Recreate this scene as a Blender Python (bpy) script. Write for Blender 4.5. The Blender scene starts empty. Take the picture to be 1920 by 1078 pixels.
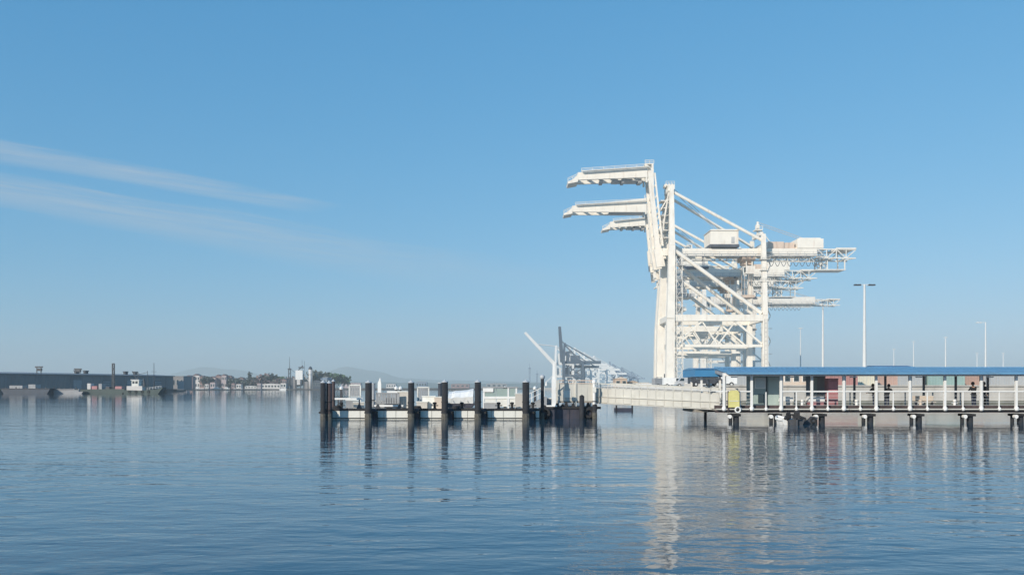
import bpy, math, random
from mathutils import Vector, Matrix
random.seed(7)
S = bpy.context.scene
COL = S.collection
PI = math.pi
F, CX, HY, CAMH = 1700.0, 960.0, 727.0, 2.3      # focal length in photo pixels, principal column, horizon row, eye height

# ------------------------------------------------------------------ camera, sky, sun, exposure
cam = bpy.data.cameras.new('camera')
cam.sensor_width = 36.0
cam.lens = 36.0 * F / 1920.0
cam.shift_y = (HY - 539.0) / 1920.0
cam.clip_start, cam.clip_end = 0.3, 40000.0
camo = bpy.data.objects.new('camera', cam)
COL.objects.link(camo)
camo.location = (0, 0, CAMH)
camo.rotation_euler = (PI / 2, 0, 0)
S.camera = camo

SUN_EL, SUN_AZ = math.radians(23), math.radians(220)   # azimuth clockwise from +Y: behind the camera, on its left
sd = Vector((math.sin(SUN_AZ) * math.cos(SUN_EL), math.cos(SUN_AZ) * math.cos(SUN_EL), math.sin(SUN_EL)))
sun = bpy.data.lights.new('sun', 'SUN')
sun.energy = 4.6
sun.angle = math.radians(0.5)
sun.color = (1.0, 0.90, 0.76)
suno = bpy.data.objects.new('sun', sun)
COL.objects.link(suno)
suno.rotation_euler = sd.to_track_quat('Z', 'Y').to_euler()

W = bpy.data.worlds.new('World')
S.world = W
W.use_nodes = True
wt = W.node_tree
wt.nodes.clear()
def N(t, kind, **kw):
    n = t.nodes.new(kind)
    for k, v in kw.items():
        setattr(n, k, v)
    return n
def mth(t, op, a, b=None, c=None, clamp=False):
    n = t.nodes.new('ShaderNodeMath'); n.operation = op; n.use_clamp = clamp
    for i, v in enumerate((a, b, c)):
        if v is None: continue
        if isinstance(v, (int, float)): n.inputs[i].default_value = v
        else: t.links.new(v, n.inputs[i])
    return n.outputs[0]
sky = N(wt, 'ShaderNodeTexSky', sky_type='NISHITA', sun_disc=False)
sky.sun_elevation, sky.sun_rotation = SUN_EL, SUN_AZ
sky.altitude, sky.air_density, sky.dust_density, sky.ozone_density = 0.0, 1.0, 0.25, 4.5
bg = N(wt, 'ShaderNodeBackground')
bg.inputs['Strength'].default_value = 0.115
wo = N(wt, 'ShaderNodeOutputWorld')
# two thin spread contrails on a flat cloud layer (position on the layer = direction / its upward component)
tc = N(wt, 'ShaderNodeTexCoord')
sx = N(wt, 'ShaderNodeSeparateXYZ')
wt.links.new(tc.outputs['Generated'], sx.inputs[0])
zz = mth(wt, 'MAXIMUM', sx.outputs[2], 0.03)
lx, ly = mth(wt, 'DIVIDE', sx.outputs[0], zz), mth(wt, 'DIVIDE', sx.outputs[1], zz)
def streak(p, q, hw0, hw1, seed, strength, fade):
    """a band on the cloud layer that starts far beyond p and fades out towards q"""
    dx, dy = q[0] - p[0], q[1] - p[1]
    L = math.hypot(dx, dy); ux, uy = dx / L, dy / L
    ax, ay = mth(wt, 'SUBTRACT', lx, p[0]), mth(wt, 'SUBTRACT', ly, p[1])
    u = mth(wt, 'ADD', mth(wt, 'MULTIPLY', ax, ux), mth(wt, 'MULTIPLY', ay, uy))
    v = mth(wt, 'SUBTRACT', mth(wt, 'MULTIPLY', ay, ux), mth(wt, 'MULTIPLY', ax, uy))
    cb = N(wt, 'ShaderNodeCombineXYZ')
    wt.links.new(mth(wt, 'MULTIPLY', u, 0.55), cb.inputs[0]); wt.links.new(mth(wt, 'ADD', mth(wt, 'MULTIPLY', v, 3.2), mth(wt, 'MULTIPLY', u, 0.5)), cb.inputs[1]); cb.inputs[2].default_value = seed
    nz = N(wt, 'ShaderNodeTexNoise'); nz.inputs['Scale'].default_value = 2.2; nz.inputs['Detail'].default_value = 9; nz.inputs['Roughness'].default_value = 0.66
    wt.links.new(cb.outputs[0], nz.inputs['Vector'])
    v2 = mth(wt, 'ADD', v, mth(wt, 'MULTIPLY', mth(wt, 'SUBTRACT', nz.outputs[0], 0.5), hw0 * 1.5))
    t = mth(wt, 'DIVIDE', u, L, clamp=True)
    hw = mth(wt, 'ADD', hw0, mth(wt, 'MULTIPLY', t, hw1 - hw0))
    d = mth(wt, 'SUBTRACT', 1.0, mth(wt, 'DIVIDE', mth(wt, 'ABSOLUTE', v2), hw), clamp=True)
    d = mth(wt, 'SMOOTH_MIN', mth(wt, 'MULTIPLY', d, 1.6), 1.0, 0.5)
    fd = mth(wt, 'DIVIDE', mth(wt, 'SUBTRACT', L, u), L * fade, clamp=True)
    wisp = mth(wt, 'MULTIPLY', mth(wt, 'SUBTRACT', nz.outputs[0], 0.18), 2.9, clamp=False)
    return mth(wt, 'MULTIPLY', mth(wt, 'MULTIPLY', mth(wt, 'MULTIPLY', d, fd), wisp), strength, clamp=True)
c1 = streak((-2.17, 3.85), (-1.02, 5.12), 0.24, 0.20, 1.0, 0.36, 0.25)
c2 = streak((-2.62, 4.55), (0.3, 9.3), 0.44, 1.3, 5.0, 0.37, 0.95)
cm = N(wt, 'ShaderNodeMix', data_type='RGBA')
cm.inputs['B'].default_value = (4.6, 5.0, 5.4, 1)
up = mth(wt, 'GREATER_THAN', sx.outputs[2], 0.03)
wt.links.new(mth(wt, 'MULTIPLY', mth(wt, 'MAXIMUM', c1, c2), up), cm.inputs['Factor'])
sp_, cbn = N(wt, 'ShaderNodeSeparateColor'), N(wt, 'ShaderNodeCombineColor')
wt.links.new(sky.outputs[0], sp_.inputs[0])
for i_, (k_, e_) in enumerate(((0.69, 1.0), (1.93, 0.535), (3.18, 0.395))):     # clear winter air: flatter and bluer than the model's
    wt.links.new(mth(wt, 'MULTIPLY', mth(wt, 'POWER', sp_.outputs[i_], e_), k_), cbn.inputs[i_])
wt.links.new(cbn.outputs[0], cm.inputs['A'])
wt.links.new(cm.outputs['Result'], bg.inputs['Color'])
wt.links.new(bg.outputs[0], wo.inputs[0])
S.view_settings.view_transform = 'Standard'
S.view_settings.look = 'None'
S.view_settings.gamma = 1.0
S.view_settings.use_curve_mapping = False
S.view_settings.exposure = 0.0
S.render.engine = 'CYCLES'
S.cycles.max_bounces = 6
S.cycles.volume_bounces = 1

# ------------------------------------------------------------------ helpers
def at(px, py, d):
    """point of the world seen at photo pixel (px, py) at distance d"""
    return Vector(((px - CX) / F * d, d, CAMH - (py - HY) / F * d))
def X(px, d): return (px - CX) / F * d
def Z(py, d): return CAMH - (py - HY) / F * d

MATS = {}
def mat(name, col, rough=0.6, var=0.25, scale=1.5, metal=0.0, dirt=None, dirt_amt=0.0, streak_z=1.0, bump=0.0):
    if name in MATS: return MATS[name]
    m = bpy.data.materials.new(name); m.use_nodes = True
    t = m.node_tree; b = t.nodes['Principled BSDF']
    b.inputs['Roughness'].default_value = rough
    b.inputs['Metallic'].default_value = metal
    tcn = N(t, 'ShaderNodeTexCoord')
    mp = N(t, 'ShaderNodeMapping'); mp.inputs['Scale'].default_value = (scale, scale, scale * streak_z)
    t.links.new(tcn.outputs['Object'], mp.inputs[0])
    nz = N(t, 'ShaderNodeTexNoise'); nz.inputs['Scale'].default_value = 1.0; nz.inputs['Detail'].default_value = 5; nz.inputs['Roughness'].default_value = 0.6
    t.links.new(mp.outputs[0], nz.inputs['Vector'])
    mx = N(t, 'ShaderNodeMix', data_type='RGBA')
    mx.inputs['A'].default_value = tuple(c * (1 - var) for c in col) + (1,)
    mx.inputs['B'].default_value = tuple(min(0.95, c * (1 + var)) for c in col) + (1,)
    rp = N(t, 'ShaderNodeMapRange'); rp.inputs['From Min'].default_value = 0.3; rp.inputs['From Max'].default_value = 0.7
    t.links.new(nz.outputs[0], rp.inputs[0]); t.links.new(rp.outputs[0], mx.inputs['Factor'])
    out = mx.outputs['Result']
    if dirt:
        mp2 = N(t, 'ShaderNodeMapping'); mp2.inputs['Scale'].default_value = (scale * 2.1, scale * 2.1, scale * 0.5); mp2.inputs['Location'].default_value = (3.1, 7.7, 1.3)
        t.links.new(tcn.outputs['Object'], mp2.inputs[0])
        n2 = N(t, 'ShaderNodeTexNoise'); n2.inputs['Scale'].default_value = 1.0; n2.inputs['Detail'].default_value = 6
        t.links.new(mp2.outputs[0], n2.inputs['Vector'])
        r2 = N(t, 'ShaderNodeMapRange'); r2.inputs['From Min'].default_value = 0.55; r2.inputs['From Max'].default_value = 0.75; r2.inputs['To Max'].default_value = dirt_amt
        t.links.new(n2.outputs[0], r2.inputs[0])
        m2 = N(t, 'ShaderNodeMix', data_type='RGBA'); m2.inputs['B'].default_value = tuple(dirt) + (1,)
        t.links.new(r2.outputs[0], m2.inputs['Factor']); t.links.new(out, m2.inputs['A'])
        out = m2.outputs['Result']
    t.links.new(out, b.inputs['Base Color'])
    if bump:
        bp = N(t, 'ShaderNodeBump'); bp.inputs['Strength'].default_value = bump; bp.inputs['Distance'].default_value = 0.03
        t.links.new(nz.outputs[0], bp.inputs['Height']); t.links.new(bp.outputs[0], b.inputs['Normal'])
    MATS[name] = m
    return m
RUST = (0.22, 0.10, 0.05)
M_CRANE = mat('crane_white_paint', (0.82, 0.775, 0.69), 0.5, 0.06, 0.45, dirt=(0.50, 0.36, 0.25), dirt_amt=0.42)
M_CRANE2 = mat('weathered_crane_paint', (0.74, 0.71, 0.65), 0.55, 0.12, 0.5, dirt=(0.45, 0.33, 0.25), dirt_amt=0.5)
M_CDARK = mat('crane_machinery_dark', (0.10, 0.11, 0.13), 0.5, 0.3, 0.5)
M_CGREY = mat('crane_catwalk_grey', (0.48, 0.48, 0.47), 0.5, 0.15, 0.4)
M_CTAN = mat('crane_undercoat_tan', (0.62, 0.50, 0.41), 0.6, 0.15, 0.4, dirt=RUST, dirt_amt=0.4)
M_GLASS = mat('dark_glass', (0.03, 0.05, 0.06), 0.08, 0.2, 0.5)
M_WHITE = mat('white_marine_paint', (0.80, 0.80, 0.78), 0.45, 0.05, 1.2, dirt=(0.45, 0.38, 0.30), dirt_amt=0.25)
M_CREAM = mat('cream_float_concrete', (0.74, 0.74, 0.69), 0.75, 0.10, 0.9, dirt=(0.33, 0.33, 0.26), dirt_amt=0.4, bump=0.3)
M_DECK = mat('weathered_deck_boards', (0.30, 0.27, 0.23), 0.8, 0.25, 1.5)
M_PILE = mat('tarred_pile', (0.022, 0.025, 0.031), 0.85, 0.45, 1.6, streak_z=0.25, dirt=(0.07, 0.065, 0.06), dirt_amt=0.5, bump=0.4)
M_PILEBROWN = mat('brown_timber_pile', (0.07, 0.05, 0.05), 0.75, 0.35, 1.8, streak_z=0.2, bump=0.4)
M_CRUST = mat('barnacle_crust', (0.10, 0.095, 0.08), 0.95, 0.5, 6.0, bump=0.5)
M_CAP = mat('pile_cap_white', (0.46, 0.48, 0.50), 0.5, 0.06, 2.0)
M_RUBBER = mat('black_rubber', (0.018, 0.018, 0.02), 0.75, 0.3, 3.0)
M_NAVY = mat('dark_pontoon_steel', (0.040, 0.042, 0.062), 0.55, 0.35, 0.9, dirt=(0.10, 0.07, 0.07), dirt_amt=0.5, bump=0.2)
M_GANG = mat('beige_gangway_panel', (0.56, 0.55, 0.50), 0.6, 0.10, 0.7, dirt=(0.36, 0.31, 0.26), dirt_amt=0.35)
M_BLUE = mat('blue_standing_seam_metal', (0.125, 0.29, 0.46), 0.5, 0.18, 0.8, dirt=(0.20, 0.30, 0.40), dirt_amt=0.4)
M_BLUED = mat('deep_blue_canopy_metal', (0.055, 0.22, 0.42), 0.42, 0.10, 0.8)
M_YEL = mat('yellow_panel_paint', (0.66, 0.61, 0.24), 0.6, 0.14, 2.0)
M_TEAL = mat('teal_kiosk_paint', (0.36, 0.45, 0.43), 0.5, 0.12, 1.2)
M_RED = mat('faded_red_paint', (0.42, 0.20, 0.21), 0.55, 0.15, 1.0)
M_CONC = mat('quay_concrete', (0.54, 0.51, 0.46), 0.85, 0.18, 0.25, dirt=(0.22, 0.20, 0.17), dirt_amt=0.6, bump=0.3)
M_CRUSTW = mat('tide_stained_concrete', (0.17, 0.17, 0.14), 0.9, 0.35, 0.5, bump=0.3)
M_YARD = mat('yard_asphalt', (0.14, 0.135, 0.13), 0.9, 0.25, 0.1)
M_GALV = mat('galvanised_pole', (0.62, 0.63, 0.62), 0.45, 0.06, 1.0)
M_DARK = mat('dark_equipment', (0.05, 0.055, 0.065), 0.5, 0.35, 1.2)
M_GREY = mat('grey_equipment', (0.30, 0.31, 0.32), 0.55, 0.2, 1.2)
M_SHED = mat('grey_warehouse_metal', (0.23, 0.22, 0.22), 0.7, 0.12, 0.12, dirt=(0.10, 0.10, 0.11), dirt_amt=0.4)  # the sheds' own grey metal, varied at random with grime
M_SHEDR = mat('warehouse_roof_metal', (0.24, 0.25, 0.26), 0.6, 0.12, 0.1)
M_HULL = mat('dark_blue_hull', (0.035, 0.05, 0.075), 0.45, 0.25, 0.4)
M_HULLG = mat('dark_green_hull', (0.04, 0.065, 0.06), 0.45, 0.25, 0.4)
M_BARGE = mat('grey_barge_steel', (0.30, 0.30, 0.31), 0.6, 0.15, 0.3)
M_BRICK = mat('reddish_house_wall', (0.30, 0.20, 0.19), 0.8, 0.15, 0.2)
M_PINK = mat('pale_pink_stucco', (0.46, 0.38, 0.38), 0.8, 0.12, 0.2)
M_PALE = mat('pale_plaster', (0.62, 0.60, 0.58), 0.8, 0.10, 0.2)
M_ROOF = mat('brown_shingle_roof', (0.16, 0.11, 0.11), 0.85, 0.2, 0.3)
M_BARK = mat('tree_bark', (0.09, 0.07, 0.05), 0.9, 0.3, 1.0)
M_LEAF = mat('dark_tree_leaves', (0.075, 0.085, 0.068), 0.7, 0.4, 0.4)
M_LEAFG = mat('green_tree_leaves', (0.065, 0.11, 0.055), 0.7, 0.35, 0.4)
M_LEAFR = mat('brownish_tree_leaves', (0.20, 0.14, 0.13), 0.7, 0.35, 0.4)
M_HILL = mat('hill_scrub', (0.10, 0.12, 0.08), 0.95, 0.3, 0.004)
M_SHORE = mat('shore_rock', (0.09, 0.085, 0.08), 0.9, 0.35, 0.15)
M_SKIN = mat('person_skin', (0.45, 0.28, 0.20), 0.6, 0.05, 8)
M_CLOTH = mat('black_clothing', (0.018, 0.019, 0.022), 0.9, 0.2, 6)
M_JEAN = mat('dark_blue_trousers', (0.03, 0.04, 0.07), 0.9, 0.2, 6)
M_HAIR = mat('dark_hair', (0.02, 0.015, 0.012), 0.6, 0.2, 10)
M_ORANGE = mat('orange_lifebuoy', (0.75, 0.22, 0.05), 0.5, 0.1, 3)
M_TYRE = M_RUBBER

class MB:
    """collects simple solids and links them as one mesh object"""
    def __init__(s): s.v, s.f = [], []
    def add(s, vs, fs):
        o = len(s.v); s.v += [tuple(v) for v in vs]; s.f += [tuple(i + o for i in f) for f in fs]; return s
    def box(s, x0, x1, y0, y1, z0, z1):
        v = [(x, y, z) for z in (z0, z1) for y in (y0, y1) for x in (x0, x1)]
        return s.add(v, [(0, 2, 3, 1), (4, 5, 7, 6), (0, 1, 5, 4), (2, 6, 7, 3), (0, 4, 6, 2), (1, 3, 7, 5)])
    def beam(s, p, q, w, h, w2=None, h2=None):
        """square bar: w across, h along the upward side"""
        p, q = Vector(p), Vector(q); d = (q - p).normalized()
        ref = Vector((0, 0, 1)) if abs(d.z) < 0.9 else Vector((1, 0, 0))
        a = d.cross(ref).normalized(); b = a.cross(d).normalized()
        w2 = w if w2 is None else w2; h2 = h if h2 is None else h2
        v = []
        for c, ww, hh in ((p, w, h), (q, w2, h2)):
            for i, j in ((-1, -1), (1, -1), (1, 1), (-1, 1)):
                v.append(c + a * (i * ww / 2) + b * (j * hh / 2))
        return s.add(v, [(3, 2, 1, 0), (4, 5, 6, 7), (0, 1, 5, 4), (1, 2, 6, 5), (2, 3, 7, 6), (3, 0, 4, 7)])
    def tube(s, p, q, r, r2=None, n=8):
        p, q = Vector(p), Vector(q); d = (q - p).normalized()
        ref = Vector((0, 0, 1)) if abs(d.z) < 0.9 else Vector((1, 0, 0))
        a = d.cross(ref).normalized(); b = a.cross(d)
        r2 = r if r2 is None else r2
        v = [c + a * (rr * math.cos(2 * PI * i / n)) + b * (rr * math.sin(2 * PI * i / n)) for c, rr in ((p, r), (q, r2)) for i in range(n)]
        return s.add(v, [tuple(range(n))[::-1], tuple(range(n, 2 * n))] + [(i, (i + 1) % n, n + (i + 1) % n, n + i) for i in range(n)])
    def lathe(s, c, prof, n=10):
        """profile [(r, z)] turned about the vertical through c"""
        c = Vector(c); v = []
        for r, z in prof:
            for i in range(n):
                v.append(c + Vector((r * math.cos(2 * PI * i / n), r * math.sin(2 * PI * i / n), z)))
        fs = [tuple(range(n))[::-1], tuple(range((len(prof) - 1) * n, len(prof) * n))]
        for k in range(len(prof) - 1):
            fs += [(k * n + i, k * n + (i + 1) % n, (k + 1) * n + (i + 1) % n, (k + 1) * n + i) for i in range(n)]
        return s.add(v, fs)
    def prism(s, pts, axis, a, b):
        """outline pts (2D) pushed along axis ('x': pts are (y,z); 'y': (x,z); 'z': (x,y)) from a to b"""
        mk = {'x': lambda t, p: (t, p[0], p[1]), 'y': lambda t, p: (p[0], t, p[1]), 'z': lambda t, p: (p[0], p[1], t)}[axis]
        n = len(pts)
        v = [mk(a, p) for p in pts] + [mk(b, p) for p in pts]
        return s.add(v, [tuple(range(n))[::-1], tuple(range(n, 2 * n))] + [(i, (i + 1) % n, n + (i + 1) % n, n + i) for i in range(n)])
    def hoop(s, c, R, r, axis='y', n=14, m=6, z=1.0):
        v, fs = [], []
        for i in range(n):
            t = 2 * PI * i / n
            for j in range(m):
                u = 2 * PI * j / m
                rr = R + r * math.cos(u); h = r * math.sin(u)
                p = (rr * math.cos(t), h, rr * math.sin(t) * z) if axis == 'y' else ((h, rr * math.cos(t), rr * math.sin(t)) if axis == 'x' else (rr * math.cos(t), rr * math.sin(t), h))
                v.append(Vector(c) + Vector(p))
        for i in range(n):
            for j in range(m):
                fs.append((i * m + j, i * m + (j + 1) % m, ((i + 1) % n) * m + (j + 1) % m, ((i + 1) % n) * m + j))
        return s.add(v, fs)
    def mesh(s, name, m):
        me = bpy.data.meshes.new(name); me.from_pydata(s.v, [], s.f); me.materials.append(m)
        import bmesh
        bm = bmesh.new(); bm.from_mesh(me); bmesh.ops.recalc_face_normals(bm, faces=bm.faces); bm.to_mesh(me); bm.free()
        return me
    def build(s, name, m, parent=None, label=None):
        o = bpy.data.objects.new(name, s.mesh(name, m)); COL.objects.link(o)
        if parent: o.parent = parent
        if label: o['label'] = label
        return o
def tag(o, label=None, cat=None, group=None, kind=None):
    for k, v in (('label', label), ('category', cat), ('group', group), ('kind', kind)):
        if v: o[k] = v
    return o
def thing(name, label, cat, loc=(0, 0, 0), rz=0.0, group=None, scale=1.0):
    o = bpy.data.objects.new(name, None); COL.objects.link(o)
    o.location = loc; o.rotation_euler = (0, 0, rz); o.scale = (scale,) * 3
    o.empty_display_size = 0.5
    return tag(o, label, cat, group)
def copy_tree(o, parent=None):
    c = o.copy(); COL.objects.link(c)
    if parent: c.parent = parent
    for ch in [k for k in o.children]: copy_tree(ch, c)
    return c
def inst(name, me, parent, loc, rz=0.0):
    o = bpy.data.objects.new(name, me); COL.objects.link(o); o.parent = parent; o.location = loc; o.rotation_euler = (0, 0, rz); return o
def smooth(o):
    for p in o.data.polygons: p.use_smooth = True
    return o

# ------------------------------------------------------------------ the setting: water, hills, shores, quay
wm = bpy.data.materials.new('harbour_water'); wm.use_nodes = True
t = wm.node_tree; b = t.nodes['Principled BSDF']
b.inputs['Base Color'].default_value = (0.020, 0.065, 0.105, 1)
b.inputs['Specular IOR Level'].default_value = 0.62
b.inputs['Roughness'].default_value = 0.035
b.inputs['IOR'].default_value = 1.333
tcw = N(t, 'ShaderNodeTexCoord')
def wnoise(sx_, sy_, rot, detail, rough=0.5, dist=0.0):
    mp = N(t, 'ShaderNodeMapping'); mp.inputs['Scale'].default_value = (sx_, sy_, 1); mp.inputs['Rotation'].default_value = (0, 0, rot)
    t.links.new(tcw.outputs['Object'], mp.inputs[0])
    n = N(t, 'ShaderNodeTexNoise'); n.inputs['Scale'].default_value = 1; n.inputs['Detail'].default_value = detail; n.inputs['Roughness'].default_value = rough; n.inputs['Distortion'].default_value = dist
    t.links.new(mp.outputs[0], n.inputs['Vector'])
    return n.outputs[0]
swell = wnoise(0.14, 0.34, 0.16, 2)
chop_a = wnoise(0.95, 1.75, -0.12, 3, 0.5, 0.3)
chop_b = wnoise(0.40, 0.78, 0.35, 2, 0.5, 0.4)
chop = mth(t, 'ADD', mth(t, 'MULTIPLY', chop_a, 0.9), mth(t, 'MULTIPLY', chop_b, 1.1))
fine = wnoise(2.6, 4.0, 0.1, 2)
patch = wnoise(0.02, 0.05, 0.2, 2)
pr = N(t, 'ShaderNodeMapRange'); pr.inputs['From Min'].default_value = 0.35; pr.inputs['From Max'].default_value = 0.65; pr.inputs['To Min'].default_value = 0.5; pr.inputs['To Max'].default_value = 1.2
t.links.new(patch, pr.inputs[0])
spw = N(t, 'ShaderNodeSeparateXYZ'); t.links.new(tcw.outputs['Object'], spw.inputs[0])
lee = N(t, 'ShaderNodeMapRange', interpolation_type='SMOOTHSTEP')     # breeze on the open basin, calmer water in the lee of dock and pier
lee.inputs['From Min'].default_value = 10; lee.inputs['From Max'].default_value = 58; lee.inputs['To Min'].default_value = 1.25; lee.inputs['To Max'].default_value = 0.42
t.links.new(spw.outputs[1], lee.inputs[0])
lee2 = N(t, 'ShaderNodeMapRange', interpolation_type='SMOOTHSTEP')    # and glassy calm on the sheltered far side of the basin
lee2.inputs['From Min'].default_value = 75; lee2.inputs['From Max'].default_value = 190; lee2.inputs['To Min'].default_value = 0.0; lee2.inputs['To Max'].default_value = -0.15
t.links.new(spw.outputs[1], lee2.inputs[0])
leeo = mth(t, 'ADD', lee.outputs[0], lee2.outputs[0])
hgt = mth(t, 'ADD', mth(t, 'MULTIPLY', mth(t, 'MULTIPLY', swell, 0.040), leeo), mth(t, 'MULTIPLY', mth(t, 'ADD', mth(t, 'MULTIPLY', chop, 0.030), mth(t, 'MULTIPLY', fine, 0.009)), mth(t, 'MULTIPLY', pr.outputs[0], leeo)))
bp = N(t, 'ShaderNodeBump'); bp.inputs['Strength'].default_value = 1.0; bp.inputs['Distance'].default_value = 1.0
t.links.new(hgt, bp.inputs['Height']); t.links.new(bp.outputs[0], b.inputs['Normal'])
water = MB().add([(-6500, -120, 0), (6500, -120, 0), (6500, 11800, 0), (-6500, 11800, 0)], [(0, 1, 2, 3)]).build('water', wm)
tag(water, 'calm blue harbour water with small ripples', None, kind='structure')

def ridge(name, d, depth, prof, m):
    """a range of hills at distance d: prof is [(photo column, photo row of the crest)]"""
    vs, fs = [], []
    cols = []
    for i in range(len(prof) - 1):
        (a, ya), (c, yc) = prof[i], prof[i + 1]
        k = max(2, int((c - a) / 12))
        for j in range(k):
            u = j / k; s = u * u * (3 - 2 * u)
            cols.append((a + (c - a) * u, ya + (yc - ya) * s + random.uniform(-0.5, 0.5)))
    cols.append(prof[-1])
    prof_y = [(0.0, 0.0), (0.25, 0.45), (0.45, 0.85), (0.5, 1.0), (0.7, 0.8), (1.0, 0.0)]
    for px, py in cols:
        top = max(2.0, Z(py, d + depth * 0.5))
        for u, h in prof_y:
            vs.append((X(px, d + depth * 0.5), d + depth * u, -0.5 + (top + 0.5) * h * (1 + (random.uniform(-.05, .05) if 0 < h < 1 else 0))))
    n = len(prof_y)
    for i in range(len(cols) - 1):
        for j in range(n - 1):
            fs.append((i * n + j, (i + 1) * n + j, (i + 1) * n + j + 1, i * n + j + 1))
    o = MB().add(vs, fs).build(name, m)
    return tag(smooth(o), None, None, kind='structure')
tag(ridge('hills', 7600, 1600, [(-700, 715), (-200, 706), (60, 708), (300, 704), (385, 688), (430, 692), (520, 706), (600, 700), (650, 687), (700, 695), (760, 709), (840, 713), (1000, 716), (1200, 717), (1500, 716), (1800, 712), (2200, 708), (2800, 712)], M_HILL),
    'faint blue hills beyond the far shore')
tag(ridge('hills', 4200, 700, [(300, 722), (560, 719), (640, 716), (760, 717), (900, 719), (1040, 718), (1200, 720), (1600, 721), (2200, 718)], M_HILL),
    'low hazy shore hills behind the floating dock')

def slab(name, pts, z, m, label, z0=-0.8):
    o = MB().prism(pts, 'z', z0, z).build(name, m)
    return tag(o, label, None, kind='structure')
slab('far_shore', [(-330, 362), (-212, 362), (-186, 410), (-176, 462), (-230, 640), (-330, 900), (-260, 962), (-150, 975), (-15, 985), (-15, 1120), (-700, 1120), (-900, 362)], 1.2, M_SHORE, 'dark rocky far shore with houses and warehouses')
slab('crane_wharf', [(33, 214), (41, 400), (44, 700), (46, 1500), (900, 1500), (900, 214)], 2.6, M_CONC, 'concrete wharf under the white cranes')
slab('quay', [(28, 124), (33, 213.9), (900, 213.9), (900, 124)], 2.5, M_CONC, 'concrete quay behind the covered pier')

tag(MB().box(27.9, 300, 123.93, 123.999, -.3, .55).build('quay_tide_band', M_CRUSTW), 'dark tide stained foot of the quay wall', None, kind='structure')
tag(MB().box(27.9, 300, 123.8, 124.3, 2.501, 2.68).build('quay_coping', M_CONC), 'pale coping along the top of the quay wall', None, kind='structure')

# ------------------------------------------------------------------ ship-to-shore cranes
def truss(mb, p, q, w, h, bays, bar):
    """box lattice from p to q: four chords with diagonals on the sides"""
    p, q = Vector(p), Vector(q); d = (q - p); dn = d.normalized()
    ref = Vector((0, 0, 1)) if abs(dn.z) < 0.9 else Vector((1, 0, 0))
    a = dn.cross(ref).normalized(); b2 = a.cross(dn).normalized()
    cs = [a * (i * w / 2) + b2 * (j * h / 2) for i, j in ((-1, -1), (1, -1), (1, 1), (-1, 1))]
    for c in cs: mb.beam(p + c, q + c, bar, bar)
    for k in range(bays):
        u, v = p + d * (k / bays), p + d * ((k + 1) / bays)
        for i in range(4):
            c, e = cs[i], cs[(i + 1) % 4]
            mb.beam(u + c, u + e, bar * .7, bar * .7)
            mb.beam(u + (c if k % 2 else e), v + (e if k % 2 else c), bar * .7, bar * .7)
    return mb
def rail(mb, p, q, hgt=1.1, step=2.5, r=0.09):
    p, q = Vector(p), Vector(q); n = max(1, int((q - p).length / step)); upv = Vector((0, 0, hgt))
    for k in range(n + 1):
        u = p + (q - p) * (k / n); mb.beam(u, u + upv, r, r)
    mb.beam(p + upv, q + upv, r, r); mb.beam(p + upv * .5, q + upv * .5, r * .8, r * .8)
    return mb

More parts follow.
